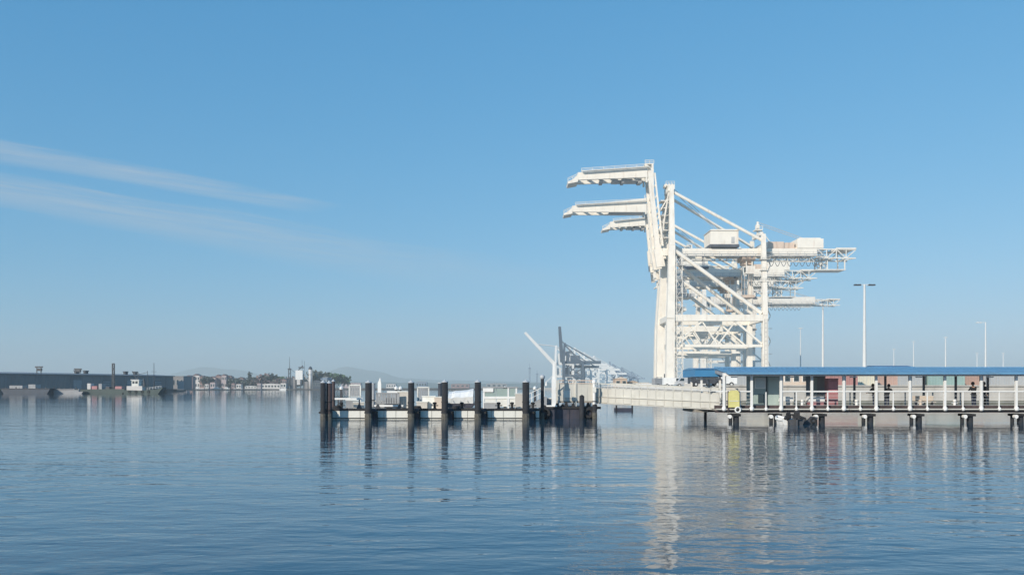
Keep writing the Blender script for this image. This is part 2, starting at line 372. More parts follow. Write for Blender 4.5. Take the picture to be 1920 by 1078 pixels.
def big_crane(loc, rz, label, outer_len=21.4, house=(13, 21.6), m=M_CRANE, m2=M_CRANE2, back=58.0, dia=True, hang=True, full=True, bz=37.0, oh=(3.2, 2.3), gd=2.2, boxes=True):
    root = thing('container_crane', label, 'crane', loc, rz, 'white ship to shore cranes on the wharf')
    G, HB = 28.5, 9.0          # rail gauge, half base
    for y in (-HB, HB):
        front = MB().beam((-0.3, y, 1.6), (-0.1, y, 20.5), 2.6, 2.5, 2.4, 2.3)
        front.beam((-0.1, y, 20.5), (0.8, y * .72, 43), 2.4, 2.3, 1.9, 1.8).beam((0.8, y * .72, 43), (1.2, y * .42, 61), 1.9, 1.7, 1.3, 1.2)
        front.build('leg', m, root)
        rear = MB().beam((G, y, 1.6), (G, y, 21.5), 1.7, 1.7, 1.5, 1.5)
        rear.beam((G, y, 21.5), (G + .2, y * .72, 46.5), 1.5, 1.5, 1.2, 1.2)
        rear.build('leg', m, root)
        pb = MB().beam((0.9, y, 20.8), (G - .8, y, 20.8), 1.5, 1.9)
        pb.build('portal_beam', m, root)
        tie = MB().beam((1.0, y, 12.4), (G - .9, y, 12.4), 0.9, 0.8)
        tie.build('tie_beam', m, root)
        kb = MB().beam((1.0, y, 13.0), (9.5, y, 19.8), .55, .55).beam((G - 1, y, 13.0), (G - 9, y, 19.8), .55, .55)
        kb.beam((9.5, y, 19.8), (14, y, 12.9), .4, .4).beam((G - 9, y, 19.8), (14.4, y, 12.9), .4, .4)
        kb.build('knee_brace', m, root)
        if dia:
            db = MB().tube((1.9, y * .74, 41.4), (G - 1, y * .98, 22.2), 0.62, n=8)
            db.build('diagonal_brace', m, root)
        st = MB().tube((1.6, y * .42, 60.0), (G + .1, y * .68, 44.6), 0.48, n=8)
        st.build('backstay', m, root)
    for x in (-.3, G):
        sb = MB().beam((x, -HB - 3, 2.0), (x, HB + 3, 2.0), 1.6, 1.5)
        sb.build('sill_beam', m, root)
        for y in (-HB - 1, HB + 1):
            bg_ = MB().box(x - .6, x + .6, y - 2.6, y + 2.6, .75, 1.2)
            for k in range(4):
                bg_.tube((x - .35, y - 2 + k * 1.33, .45), (x + .35, y - 2 + k * 1.33, .45), .45, n=10)
            bg_.build('wheel_bogie', M_CDARK, root)
        MB().beam((x + .2, -HB * .98, 20.8), (x + .2, HB * .98, 20.8), 1.3, 1.7).build('cross_beam', m, root)
        MB().beam((x + .9, -HB * .72, 43.2), (x + .9, HB * .72, 43.2), 1.2, 1.6).build('cross_beam', m, root)
    head = MB().beam((1.2, -HB * .42, 61.2), (1.2, HB * .42, 61.2), 2.0, 1.8).box(-.3, 2.4, -2.2, 2.2, 62.2, 62.5)
    rail(head, (-.3, -2.2, 62.5), (2.4, -2.2, 62.5), 1.1, .9); rail(head, (-.3, 2.2, 62.5), (2.4, 2.2, 62.5), 1.1, .9)
    for x in (-.1, 1.0, 2.0): head.tube((x, -1.4, 62.5), (x, 1.4, 62.5), .55, n=8)
    head.build('tower_head', m, root)
    lat = MB()
    for k in range(7):
        z0, z1 = 44 + k * 2.4, 46.4 + k * 2.4
        w0, w1 = HB * (.72 - .3 * (k / 7.5)), HB * (.72 - .3 * ((k + 1) / 7.5))
        sgn = 1 if k % 2 else -1
        lat.beam((.85 + k * .05, -w0 * sgn, z0), (.9 + k * .05, w1 * sgn, z1), .45, .45).beam((.9 + k * .05, -w1, z1), (.9 + k * .05, w1, z1), .45, .45)
    for k in range(6):
        lat.box(-1.9, .2, -2.8 + .1 * k, 2.8 - .1 * k, 46 + k * 2.3, 46.25 + k * 2.3)
    lat.build('tower_bracing', m2, root)
    # girder with backreach
    gb = MB()
    for y in (-3.4, 3.4):
        gb.beam((-1.6, y, 41.5), (back - 12, y, 41.5), 1.1, gd, 1.1, gd * .95)
    for k in range(9):
        x = 1 + k * (back - 15) / 8; gb.beam((x, -3.4, 42.1), (x, 3.4, 42.1), .6, .8)
    gb.build('girder', m, root)
    walk = MB()
    for y in (-5.0, 5.0):
        walk.box(0, back - 11, y - .6, y + .6, 40.0, 40.18); rail(walk, (0, y, 40.2), (back - 11, y, 40.2), 1.2, 2.6, .10)
        for k in range(12): walk.beam((1 + k * 3.8, y, 39.9), (1 + k * 3.8, y * .6, 40.5), .25, .25)
    walk.build('catwalk', M_CGREY, root)
    ext = MB(); truss(ext, (back - 12, 0, 41.1), (back, 0, 40.9), 7.2, 2.6, 4, .34)
    ext.box(back - 6, back, -4, 4, 42.3, 42.8)
    if hang:
        truss(ext, (back - 9.5, 0, 40.2), (back - 9.5, 0, 36.4), 5, 2.2, 2, .28); ext.box(back - 12, back - 3, -3.2, 3.2, 36.0, 36.3)
        ext.beam((back - 3.2, -3, 36.2), (back - 3.2, -3, 40), .3, .3).beam((back - 3.2, 3, 36.2), (back - 3.2, 3, 40), .3, .3)
    ext.build('backreach_frame', m2, root)
    if boxes:
      cw = MB().box(back - 18, back - 10, -3.8, 3.8, 42.7, 45.6).box(back - 17.4, back - 10.8, -3.5, 3.5, 45.6, 45.9)
      cw.build('rear_machinery_box', m, root)
      aux = MB().box(back - 24, back - 18.6, -2.6, 2.6, 42.7, 44.6).box(31, 36, -3, 3, 42.7, 44.8).prism([(36, 42.7), (41, 42.7), (36, 44.4)], 'y', -2.4, 2.4)
      aux.build('winch_housing', M_CTAN, root)
    h0, h1 = house
    hs = MB().box(h0, h1, -4.6, 4.6, 43.7, 47.9); hs.prism([(h0 - .3, 47.9), (h1 + .3, 47.9), (h1 - .1, 48.3), (h0 + .1, 48.3)], 'y', -4.9, 4.9)
    hm = hs.build('machinery_house', m, root)
    MB().box(h1 - 2.2, h1 - 1.2, -4.64, -4.55, 44.0, 46.0).build('house_door', M_CGREY, hm)
    MB().box(h0 - .2, h1 + .2, -5, 5, 42.9, 43.7).build('house_floor', M_CDARK, hm)
    # trolley, cab and hoist under the girder
    tr = MB().box(23.2, 27.2, -3.2, 3.2, 39.0, 40.4).box(23.8, 26.6, -2.4, 2.4, 37.9, 39.0)
    tro = tr.build('trolley', M_CTAN, root)
    MB().prism([(24.0, 34.8), (26.6, 34.8), (26.9, 37.2), (24.0, 37.2)], 'y', -4.2, -1.8).beam((24.4, -3, 37.2), (24.4, -3, 39), .3, .3).beam((26.2, -3, 37.2), (26.2, -3, 39), .3, .3).build('operator_cab', m2, tro)
    MB().prism([(23.93, 35.4), (23.96, 36.9), (23.99, 36.9), (23.99, 35.4)], 'y', -4.0, -2.0).build('cab_window', M_GLASS, tro)
    cl = MB()
    for px_ in (24.2, 26.4):
        for y in (-1.8, 1.8): cl.tube((px_, y, 28.4), (px_, y, 38), .07, n=5)
    cl.box(23.6, 27, -3, 3, 27.6, 28.4)
    cl.build('spreader', M_CTAN, tro)
    # folded boom: lower part upright, outer part level
    bm_ = MB()
    for y in (-3.0, 3.0):
        bm_.beam((-2.0 - (bz - 37) * .15, y, bz), (-3.0 - (bz - 37) * .1, y, bz + 5.5), 1.3, 2.6, 1.3, 2.4).beam((-3.0, y, 42.5), (-5.5, y, 66.6), 1.0, 1.5, .95, 1.3)
        bm_.beam((-1.4, y, 43.5), (-3.9, y, 66.0), .5, .5)
        for k in range(7):
            u, v = k / 7, (k + 1) / 7
            bm_.beam((-3.0 - 2.5 * u, y, 42.5 + 24.1 * u), (-1.4 - 2.5 * v, y, 43.5 + 22.5 * v), .3, .3)
    for k in range(8):
        u = k / 7; bm_.beam((-2.6 - 2.8 * u, -3, 40 + 26.4 * u), (-2.6 - 2.8 * u, 3, 40 + 26.4 * u), .5, .5)
    bm_.build('boom', m, root)
    ob = MB(); x0, x1 = -6.2, -6.2 - outer_len
    for y in (-3.0, 3.0):
        ob.beam((x0, y, 66.2), (x1, y, 64.9), 1.0, oh[0], .9, oh[1])
    for k in range(7):
        u = k / 6; ob.beam((x0 + (x1 - x0) * u, -3, 66.3 - 1.3 * u), (x0 + (x1 - x0) * u, 3, 66.3 - 1.3 * u), .6, .7)
    obo = ob.build('outer_boom', m, root)
    ow = MB()
    for y in ((-4.4, 4.4) if outer_len > 3 else (-4.4,)):
        ow.beam((x0, y, 67.6), (x1 + 1, y, 66.2), .8, .22)
        rail(ow, (x0, y, 67.7), (x1 + 1, y, 66.3), .8, 3.4, .10)
    ow.build('boom_walkway', m, obo)
    tip = MB().prism([(x1, 65.4), (x1 - 1.6, 64.0), (x1 - 3.2, 63.2), (x1 - 3.0, 62.6), (x1, 63.2)], 'y', -3.4, 3.4)
    rail(tip, (x1 - 3.1, -3.4, 63.3), (x1 - .2, -3.4, 64.6), 1.0, 1.2, .13)
    tip.build('boom_tip', m, obo)
    ut = MB()
    ut.box(x0 - outer_len * .5, x0 - 1.0, -2.3, 2.3, 63.7, 63.95)
    for u, w_, h_ in ((.06, .9, 1.3), (.19, 2.2, .6), (.31, .7, 1.0), (.40, 1.6, .5), (.62, .8, .7)):
        if not full: break
        xx = x0 - outer_len * u - .5; ut.box(xx - w_, xx + .2, -2.0, 2.0, 64.3 - h_ * .8 - .8 * u, 64.6 - .8 * u)
    ut.build('boom_underside_gear', M_CGREY, obo)
    el = MB().beam((-6.4, -3.2, 63), (-6.6, -3.2, 68.6), .55, .55).beam((-6.4, 3.2, 63), (-6.6, 3.2, 68.6), .55, .55).beam((-4.4, -3.2, 60), (-4.6, -3.2, 68.6), .55, .55).beam((-4.4, 3.2, 60), (-4.6, 3.2, 68.6), .55, .55)
    for z in (66.6, 68.6): el.box(-6.9, -4.2, -3.5, 3.5, z, z + .3)
    rail(el, (-6.9, -3.5, 68.9), (-4.2, -3.5, 68.9), .9, 1.2, .12)
    el.beam((-6.4, -3.2, 63), (-4.5, -3.2, 66.6), .35, .35).beam((-4.5, -3.2, 66.9), (-6.5, -3.2, 68.4), .35, .35)
    el.build('boom_elbow', m, root)
    ln = MB()
    for y in (-2.6, 2.6):
        ln.beam((.6, y, 61), (-1.8, y, 45.5), .4, .4).beam((0, y, 58), (-3.3, y, 52.5), .35, .35)
    ln.build('folded_forestay', m2, root)
    # stairs, lift shaft, rear mast, lamps
    lift = MB(); truss(lift, (2.6, -HB - .6, 2.2), (2.6, -HB * .9, 39.5), 1.8, 1.8, 15, .16)
    lift.build('lift_shaft', m2, root)
    stair = MB()
    for k in range(10):
        z = 2.4 + k * 3.9; xa, xb = (G + 1.4, G + 4.2) if k % 2 == 0 else (G + 4.2, G + 1.4)
        xa, xb = (G + 1.2, G + 2.9) if k % 2 == 0 else (G + 2.9, G + 1.2)
        stair.beam((xa, -HB * .5, z), (xb, -HB * .5, z + 3.7), .7, .14)
        if k % 2: stair.box(G + 1.0, G + 3.3, -HB * .5 - .7, -HB * .5 + .7, z + 3.75, z + 3.86)
    stair.build('stair', m2, root)
    mast = MB().beam((G + .2, 0, 46.3), (G + .2, 0, 51.5), .5, .5).beam((G + .2, -4.9, 47.0), (G + .2, 4.9, 47.0), .9, 1.0).box(G - .9, G + 1.4, -1.5, 1.5, 48.6, 48.9)
    rail(mast, (G - .9, -1.5, 48.9), (G + 1.4, -1.5, 48.9), 1.0, 1.1, .1); mast.beam((G + 1.3, 0, 48.8), (G + 5, 0, 44), .22, .22).box(G - .3, G + .7, -.5, .5, 49.2, 50.6)
    mast.build('rear_mast', m, root)
    for k in range(6):
        x = 3 + k * 7.5; MB().box(x - .3, x + .3, -5.9, -5.2, 39.4, 39.8).build('floodlight', M_CDARK, root)
    fs = MB(); truss(fs, (G + 1.5, -4.2, 39.2), (back - 13, -4.2, 39.2), .8, 1.5, 9, .16); fs.build('festoon_truss', m2, root)
    for k in range(9):
        x = G + 2.5 + k * 1.9; pts = [(x + j * .3, -4.3, 38.3 - 1.3 * math.sin(PI * j / 5)) for j in range(6)]
        lp = MB()
        for a_, c_ in zip(pts, pts[1:]): lp.tube(a_, c_, .09, n=5)
        lp.build('festoon_cable', M_CDARK, root)
    for y in (-1.2, 1.2):
        MB().tube((1.3, y, 62.4), (17, y, 48.2), .10, n=5).build('hoist_rope', M_CGREY, root)
        MB().tube((G + .2, y, 51), (back - 11, y, 44.6 if boxes else 43), .10, n=5).build('rear_rope', M_CGREY, root)
    ld = MB()
    for y in (-HB - 1.5,):
        for k in range(13):
            z = 3 + k * 1.35; ld.beam((G - .35, y + .6, z), (G + .35, y + .6, z), .08, .08)
        ld.beam((G - .35, y + .6, 2.4), (G - .35, y + .6, 20.5), .1, .1).beam((G + .35, y + .6, 2.4), (G + .35, y + .6, 20.5), .1, .1)
    ld.build('leg_ladder', M_CGREY, root)
    for k in range(5):
        z = 25 + k * 3.4; pf = MB().box(G - 1.2, G + 1.6, -HB * .85 - 1.2, -HB * .85 + 1.0, z, z + .12)
        rail(pf, (G - 1.2, -HB * .85 - 1.2, z + .1), (G + 1.6, -HB * .85 - 1.2, z + .1), 1.0, 1.3, .08); pf.build('leg_platform', m2, root)
    for k in range(4):
        z = 24 + k * 4.2; pf = MB().box(2.0, 4.6, -HB * .9 - 1.4, -HB * .9 + .8, z, z + .12)
        rail(pf, (2.0, -HB * .9 - 1.4, z + .1), (4.6, -HB * .9 - 1.4, z + .1), 1.0, 1.3, .08); pf.build('lift_landing', M_CGREY, root)
    eq = MB().box(2.6, 5.6, -6, 6, 27.2, 30.2).box(3.1, 4.8, -5, 5, 30.2, 32.6).box(6, 8, -5.5, 5, 27.6, 28.6).beam((4, -6, 20.5), (4, -6, 27), .5, .5).beam((4, 6, 20.5), (4, 6, 27), .5, .5)
    eq.build('electrical_cabin', M_CGREY if full else m2, root)
    return root
WZ = 2.6
YAW = 0.0
big_crane((X(1248, 283), 283, WZ), YAW, 'nearest and tallest white container crane, its topmost folded boom pointing left')
big_crane((X(1241, 334), 334, WZ), YAW, 'second white crane, its long tapered boom just below the topmost boom', outer_len=27.0, house=(7, 16), m=M_CRANE, gd=3.0, back=56, hang=False, full=False, bz=45.0, oh=(5.0, 2.2))
big_crane((X(1241, 366), 366, WZ), YAW, 'third white crane, showing a short weathered boom under the other two', outer_len=15.0, house=(15, 26), m=M_CRANE, gd=3.0, back=56, hang=True, dia=False, full=True, bz=47)
big_crane((X(1312, 442), 442, WZ), YAW, 'farthest white crane, its long box girder reaching right behind the others', outer_len=0.6, house=(19, 26), m=M_CRANE2, back=67, hang=False, dia=False, full=False, gd=4.4, boxes=False, bz=44)

def small_crane(px, d, scale, label, ang, m, blen=46, flip=False, stay=True):
    """a distant crane with a straight hinged boom"""
    root = thing('distant_crane', label, 'crane', (X(px, d), d, WZ), PI if flip else 0.0, 'distant container cranes down the wharf', scale)
    for x in (0, 22):
        for y in (-8, 8):
            MB().beam((x, y, 0), (x, y * .8, 31), 2.6, 2.6).build('leg', m, root)
    MB().beam((0, -8, 14), (22, -8, 14), 1.8, 2.2).beam((0, 8, 14), (22, 8, 14), 1.8, 2.2).beam((0, -8, 14), (0, 8, 14), 1.2, 1.4).beam((22, -8, 14), (22, 8, 14), 1.2, 1.4).build('portal_beam', m, root)
    MB().beam((1, -8, 14), (21, -7, 29), .7, .7).beam((1, 8, 14), (21, 7, 29), .7, .7).build('diagonal_brace', m, root)
    MB().beam((-2, -3, 30), (44, -3, 30), 1.6, 3.4).beam((-2, 3, 30), (44, 3, 30), 1.6, 3.4).beam((-2, -3, 30), (-2, 3, 30), 1, 2).beam((40, -3, 30), (40, 3, 30), 1, 2).build('girder', m, root)
    MB().beam((0, -6.4, 30), (1, -1, 52), 2.2, 2.2).beam((0, 6.4, 30), (1, 1, 52), 2.2, 2.2).beam((22, -6, 30), (2, -1, 50), 1.3, 1.3).beam((22, 6, 30), (2, 1, 50), 1.3, 1.3).box(0, 2.4, -2, 2, 51, 53).build('pylon', m, root)
    c, s = math.cos(ang), math.sin(ang); bx, bz = -2 - c * blen, 30.5 + s * blen
    bo = MB().beam((-2, -2.6, 30.5), (bx, -2.6, bz), 2.0, 4.4, 1.6, 3.0).beam((-2, 2.6, 30.5), (bx, 2.6, bz), 2.0, 4.4, 1.6, 3.0)
    for k in range(8):
        u = k / 7; bo.beam((-2 - c * blen * u, -2.6, 30.5 + s * blen * u), (-2 - c * blen * u, 2.6, 30.5 + s * blen * u), .6, .6)
    bo.build('boom', m, root)
    if stay:
        MB().tube((1, -1.5, 52), (-2 - c * blen * .6, -2.4, 31.5 + s * blen * .6), .5, n=5).tube((1, 1.5, 52), (-2 - c * blen * .6, 2.4, 31.5 + s * blen * .6), .5, n=5).tube((1.5, -1.5, 52), (38, -2.6, 31), .5, n=5).tube((1.5, 1.5, 52), (38, 2.6, 31), .5, n=5).build('stay', m, root)
    MB().box(8, 19, -4, 4, 31.8, 38).build('machinery_house', m, root)
    MB().box(3, 6.5, -3.5, 3.5, 31.8, 43).build('hoist_house', m, root); MB().box(2, 7, -4, 4, 15, 24).build('electrical_room', m, root)
    MB().beam((20, -7.4, 15), (2, -7.6, 27), 1.0, 1.0).beam((3, -8, 2), (12, -8, 13), .9, .9).beam((20, -8, 2), (12, -8, 13), .9, .9).build('brace', m, root)
    return root
M_FARW = mat('far_crane_white', (0.70, 0.71, 0.70), 0.5, 0.06, 0.2)
M_FARB = mat('far_crane_blue_grey', (0.060, 0.085, 0.12), 0.5, 0.15, 0.2)
M_FARG = mat('far_crane_grey_blue', (0.20, 0.26, 0.34), 0.5, 0.1, 0.2)
small_crane(1041, 1120, 0.98, 'distant pale crane with its boom raised halfway up to the left', math.radians(47), M_FARW, 53)
small_crane(1057, 1080, 1.0, 'distant dark blue crane with its boom raised straight up', math.radians(86), M_FARB, 42)
small_crane(1066, 1130, 0.86, 'shorter dark blue crane close behind the tall dark one', math.radians(84), M_FARB, 22)
small_crane(1094, 1250, 0.92, 'far white crane with boom half raised between the dark crane and the tan shed', math.radians(35), M_FARW, 34)
small_crane(1148, 1420, 0.70, 'far grey blue crane with upright boom near the tan shed', math.radians(82), M_FARG, 28)
small_crane(1076, 1180, 0.98, 'distant white crane just right of the dark blue crane', math.radians(80), M_FARW, 24)
small_crane(1112, 1300, 0.86, 'far white crane with a level girder right of the dark crane', math.radians(62), M_FARW, 20)
small_crane(1136, 1400, 0.72, 'far pale crane with bright machinery house near the tan shed', math.radians(10), M_FARW, 26, stay=True)
small_crane(1165, 1450, 0.62, 'tiny blue grey crane above the tan harbour sheds', math.radians(58), M_FARG, 30)
small_crane(1184, 1480, 0.50, 'tiniest grey crane, rightmost of the distant cranes', math.radians(40), M_FARG, 30)

# ------------------------------------------------------------------ yard behind: sheds, vans, containers, lamp masts
def building(name, label, cat, px0, px1, d, ztop, zb, depth, wall, roofm, group=None, nwin=3, gable=0.0, storeys=1, wm_=None):
    x0, x1 = X(px0, d), X(px1, d); w = x1 - x0
    root = thing(name, label, cat, ((x0 + x1) / 2, d, zb), 0, group); h = ztop - zb; hw = w / 2
    MB().box(-hw, hw, 0, depth, 0, h).build('wall', wall, root)
    if gable > 0: MB().prism([(-hw - .3, h), (hw + .3, h), (0, h + gable)], 'y', -.3, depth + .3).build('roof', roofm, root)
    elif gable < 0: MB().prism([(-.3, h), (depth + .3, h), (depth / 2, h - gable)], 'x', -hw - .3, hw + .3).build('roof', roofm, root)
    else: MB().box(-hw - .15, hw + .15, -.15, depth + .15, h, h + .35).build('roof', roofm, root)
    for s_ in range(storeys):
        for k in range(nwin):
            wx = -hw + w * (k + .5) / nwin; zz_ = h * (s_ + .35) / storeys; hh = h * .4 / storeys; ww = w / nwin * .28
            f = MB().box(wx - ww - .08, wx + ww + .08, -.06, 0.04, zz_ - .08, zz_ + hh + .08).build('window', wm_ or M_WHITE, root)
            MB().box(wx - ww, wx + ww, -.09, -.062, zz_, zz_ + hh).build('pane', M_GLASS, f)
    return root
M_TAN = mat('tan_shed_wall', (0.47, 0.36, 0.28), 0.8, 0.12, 0.3)
M_TANL = mat('light_tan_shed_wall', (0.62, 0.53, 0.44), 0.8, 0.10, 0.3)
building('harbour_shed', 'tan harbour shed with dark windows left of the crane legs', 'shed', 1153, 1176, 392, 6.2, 2.6, 8, M_TAN, M_TANL, nwin=2, gable=.8)
building('harbour_shed', 'small cream shed with two arched dark openings beside the tan shed', 'shed', 1178, 1196, 396, 4.9, 2.6, 7, M_TANL, M_TAN, nwin=2, gable=.5)
building('harbour_shed', 'low grey shed half hidden behind the gangway at the wharf edge', 'shed', 1200, 1216, 320, 3.9, 2.6, 6, M_GREY, M_CONC, nwin=2)
M_SEAGRN = mat('pale_green_metal', (0.40, 0.46, 0.43), 0.6, 0.10, 0.15)
building('transit_shed', 'long pale green transit shed seen between the pier columns', 'warehouse', 1664, 2080, 176, 6.0, 2.5, 20, M_SEAGRN, M_GREY, nwin=14)
building('distant_shed', 'blue roofed shed showing just above the pier roof', 'shed', 1650, 1722, 330, 9.7, 2.6, 20, M_GREY, M_BLUED, nwin=4, gable=-.9)
building('gate_house', 'cream gate house on the quay near the kiosk', 'shed', 1468, 1518, 130, 4.6, 2.5, 5, M_TANL, M_GREY, nwin=3)

def vehicle_van(px, d, label, col, rz=0.0):
    root = thing('parked_van', label, 'van', (X(px, d), d, 2.6 if d > 214 else 2.5), rz, 'vans parked on the wharf')
    bo = MB().prism([(-2.5, .45), (2.6, .45), (2.6, 1.1), (1.9, 1.3), (1.35, 2.1), (-2.4, 2.2), (-2.5, 2.0)], 'y', -.95, .95).build('body', col, root)
    MB().prism([(1.75, 1.35), (1.3, 2.0), (.6, 2.02), (.6, 1.35)], 'y', -.97, .97).build('side_window', M_GLASS, root)
    for x in (-1.6, 1.7):
        for y in (-.9, .9):
            w = MB().tube((x, y - .12, .36), (x, y + .12, .36), .36, n=12).build('wheel', M_RUBBER, root)
            MB().tube((x, y - .14, .36), (x, y + .14, .36), .18, n=8).build('rim', M_GALV, w)
    for y in (-.7, .7): MB().box(2.59, 2.63, y - .15, y + .15, .8, 1.0).build('headlight', M_WHITE, root)
    return root
M_SILV = mat('silver_car_paint', (0.45, 0.46, 0.47), 0.35, 0.05, 1.0)
vehicle_van(1262, 222, 'white van parked on the wharf right of the white crane legs', M_WHITE)
vehicle_van(1286, 218, 'silver van parked on the wharf left of the blue canopy', M_SILV, PI)
vehicle_van(1322, 140, 'dark van under the blue canopy end', M_DARK)
vehicle_van(1350, 145, 'white van beside the dark van beyond the blue canopy end', M_WHITE, PI)
vehicle_van(1242, 230, 'grey van parked at the foot of the crane legs', M_GREY, .3)

def gear(name, label, cat, px, d, parts, rz=0, group=None, z=None):
    root = thing(name, label, cat, (X(px, d), d, z if z is not None else (2.6 if d > 214 else 2.5)), rz, group)
    for nm, mb, m in parts: mb.build(nm, m, root)
    return root
gear('forklift', 'dark forklift standing at the foot of the nearest crane leg', 'forklift', 1237, 240, [
    ('body', MB().box(-1.3, 1.1, -.7, .7, .4, 1.3).box(-1.4, -.5, -.7, .7, 1.3, 1.7), M_DARK),
    ('mast', MB().beam((1.25, -.4, .2), (1.25, -.4, 3.4), .14, .14).beam((1.25, .4, .2), (1.25, .4, 3.4), .14, .14).box(1.2, 1.3, -.45, .45, 3.3, 3.4), M_DARK),
    ('cage', MB().beam((-.8, -.6, 1.3), (-.6, -.6, 2.5), .1, .1).beam((.6, -.6, 1.3), (.4, -.6, 2.5), .1, .1).beam((-.8, .6, 1.3), (-.6, .6, 2.5), .1, .1).beam((.6, .6, 1.3), (.4, .6, 2.5), .1, .1).box(-.8, .6, -.7, .7, 2.5, 2.58), M_GREY),
    ('fork', MB().box(1.3, 2.4, -.4, -.25, .15, .22).box(1.3, 2.4, .25, .4, .15, .22), M_GREY)]
    + [('wheel', MB().tube((x, y - .12, .35), (x, y + .12, .35), .35, n=10), M_RUBBER) for x in (-.9, .8) for y in (-.65, .65)])
for px, d, lab in ((1206, 262, 'pale road barrier at the wharf edge left of the crane legs'), (1216, 252, 'second pale road barrier close to the crane leg'), (1300, 216, 'pale road barrier under the blue canopy tip')):
    gear('road_barrier', lab, 'barrier', px, d, [('block', MB().prism([(-.4, 0), (.4, 0), (.2, .35), (.12, 1.0), (-.12, 1.0), (-.2, .35)], 'x', -2.2, 2.2), M_CONC), ('stripe', MB().box(-2.0, 2.0, -.17, -.14, .7, .85), M_WHITE)], group='road barriers on the wharf')

def container_mesh():
    L, Wd, H = 6.06, 2.44, 2.6
    body = MB()
    n = 22
    for s_ in (-1, 1):     # corrugated long sides
        for k in range(n):
            x0, x1 = -L / 2 + .12 + (L - .24) * k / n, -L / 2 + .12 + (L - .24) * (k + 1) / n; ym = s_ * (Wd / 2 - (.02 if k % 2 else .07))
            body.box(x0, x1, min(ym, ym - s_ * .03), max(ym, ym - s_ * .03), .15, H - .12)
    body.box(-L / 2 + .05, L / 2 - .05, -Wd / 2 + .12, Wd / 2 - .12, .12, H - .03)
    fr = MB()
    for x in (-L / 2, L / 2 - .14):
        for y in (-Wd / 2, Wd / 2 - .14): fr.box(x, x + .14, y, y + .14, 0, H)
    for y in (-Wd / 2, Wd / 2 - .12):
        fr.box(-L / 2 + .14, L / 2 - .14, y, y + .12, 0, .14); fr.box(-L / 2 + .14, L / 2 - .14, y, y + .12, H - .11, H)
    dr = MB().box(L / 2 - .05, L / 2 - .01, -1.05, -.03, .18, H - .14).box(L / 2 - .05, L / 2 - .01, .03, 1.05, .18, H - .14)
    for y in (-.8, -.3, .3, .8): dr.tube((L / 2, y, .2), (L / 2, y, H - .2), .025, n=5)
    return body, fr, dr
cb, cf, cd = container_mesh()
CONT = {}
def container(x, y, z, col, label, rz=0.0):
    if col.name not in CONT: CONT[col.name] = (cb.mesh('body', col), cf.mesh('frame', col), cd.mesh('door', col))
    root = thing('shipping_container', label, 'container', (x, y, z), rz, 'shipping containers on the quay behind the pier')
    for nm, me in zip(('body', 'frame', 'door'), CONT[col.name]): inst(nm, me, root, (0, 0, 0))
    return root
C_RED = mat('container_brick_red', (0.42, 0.22, 0.20), 0.6, 0.12, .6, dirt=RUST, dirt_amt=.3)
C_BRN = mat('container_rust_brown', (0.48, 0.33, 0.27), 0.6, 0.12, .6, dirt=RUST, dirt_amt=.3)
C_CRM = mat('container_cream', (0.66, 0.62, 0.50), 0.6, 0.06, .6, dirt=RUST, dirt_amt=.15)
C_TEAL = mat('container_teal', (0.30, 0.42, 0.39), 0.6, 0.10, .6, dirt=RUST, dirt_amt=.15)
C_GRY = mat('container_grey', (0.42, 0.43, 0.43), 0.6, 0.08, .6)
for px, d, lev, col, lab in (
    (1530, 146, 0, C_GRY, 'grey container on the quay left of the brick red container'),
    (1562, 128, 0, C_RED, 'brick red container behind the red cabinet on the pier'),
    (1574, 150, 0, C_TEAL, 'teal container half hidden between the red and cream containers'),
    (1596, 134, 0, C_CRM, 'cream container between the red cabinet and the rust brown container'),
    (1640, 140, 0, C_BRN, 'rust brown container behind two leaning people'),
    (1694, 150, 0, C_GRY, 'grey container on the quay before the pale green shed'),
    (1768, 150, 0, C_TEAL, 'single teal container before the middle of the pale green shed'),
    (1812, 156, 0, C_BRN, 'single rust brown container before the pale green shed'),
    (1440, 150, 0, C_CRM, 'cream container behind the teal kiosk'),
    (1886, 150, 0, C_GRY, 'grey container at the right end of the quay'),
    (1390, 170, 0, C_GRY, 'grey container behind the yellow board'),
):
    container(X(px, d), d, 2.5 + lev * 2.62, col, lab, random.uniform(-.03, .03))

def light_mast(px, ptop, d, label, arms=2, r=.30):
    zb = 2.6 if d > 214 else 2.5
    top = Z(ptop, d) - zb
    root = thing('light_mast', label, 'lamp post', (X(px, d), d, zb), 0, 'high mast lights over the yard')
    MB().tube((0, 0, .5), (0, 0, top), r * 1.25, r * .6, n=10).build('pole', M_GALV, root)
    MB().tube((0, 0, 0), (0, 0, .5), r * 2.1, r * 1.5, n=8).build('base', M_CONC, root)
    a = MB()
    L = 2.3
    if arms == 2: a.beam((-L, 0, top - .1), (L, 0, top - .1), .14, .16)
    elif arms == 1: a.beam((-L * 1.5, 0, top + .1), (0, 0, top - .2), .14, .16)
    else: a.beam((-.6, 0, top), (.6, 0, top), .12, .14)
    ar = a.build('crossarm', M_GALV, root)
    for x in ({2: (-L, -L * .6, L * .6, L), 1: (-L * 1.5, -L * .9), 0: (-.5, .5)}[arms]):
        MB().prism([(x - .45, top - .35), (x + .45, top - .35), (x + .35, top), (x - .35, top)], 'y', -.4, .4).build('lamp_head', M_DARK if arms == 2 else M_GALV, ar)
    return root
light_mast(1621, 533, 235, 'tallest light mast with two pairs of dark lamp heads above the pier roof', 2, .42)
light_mast(1543, 566, 300, 'light mast rising in front of the right end of the lowest crane girder', 0, .34)
light_mast(1848, 604, 380, 'light mast near the right edge with one arm pointing left', 1, .36)
light_mast(1773, 632, 480, 'slim light mast between the tallest mast and the one with an arm', 0, .36)
light_mast(1501, 615, 430, 'faint slim light mast right of the rear crane legs', 0, .26)
light_mast(1713, 640, 560, 'faint distant light mast left of the slim mast', 0, .30)
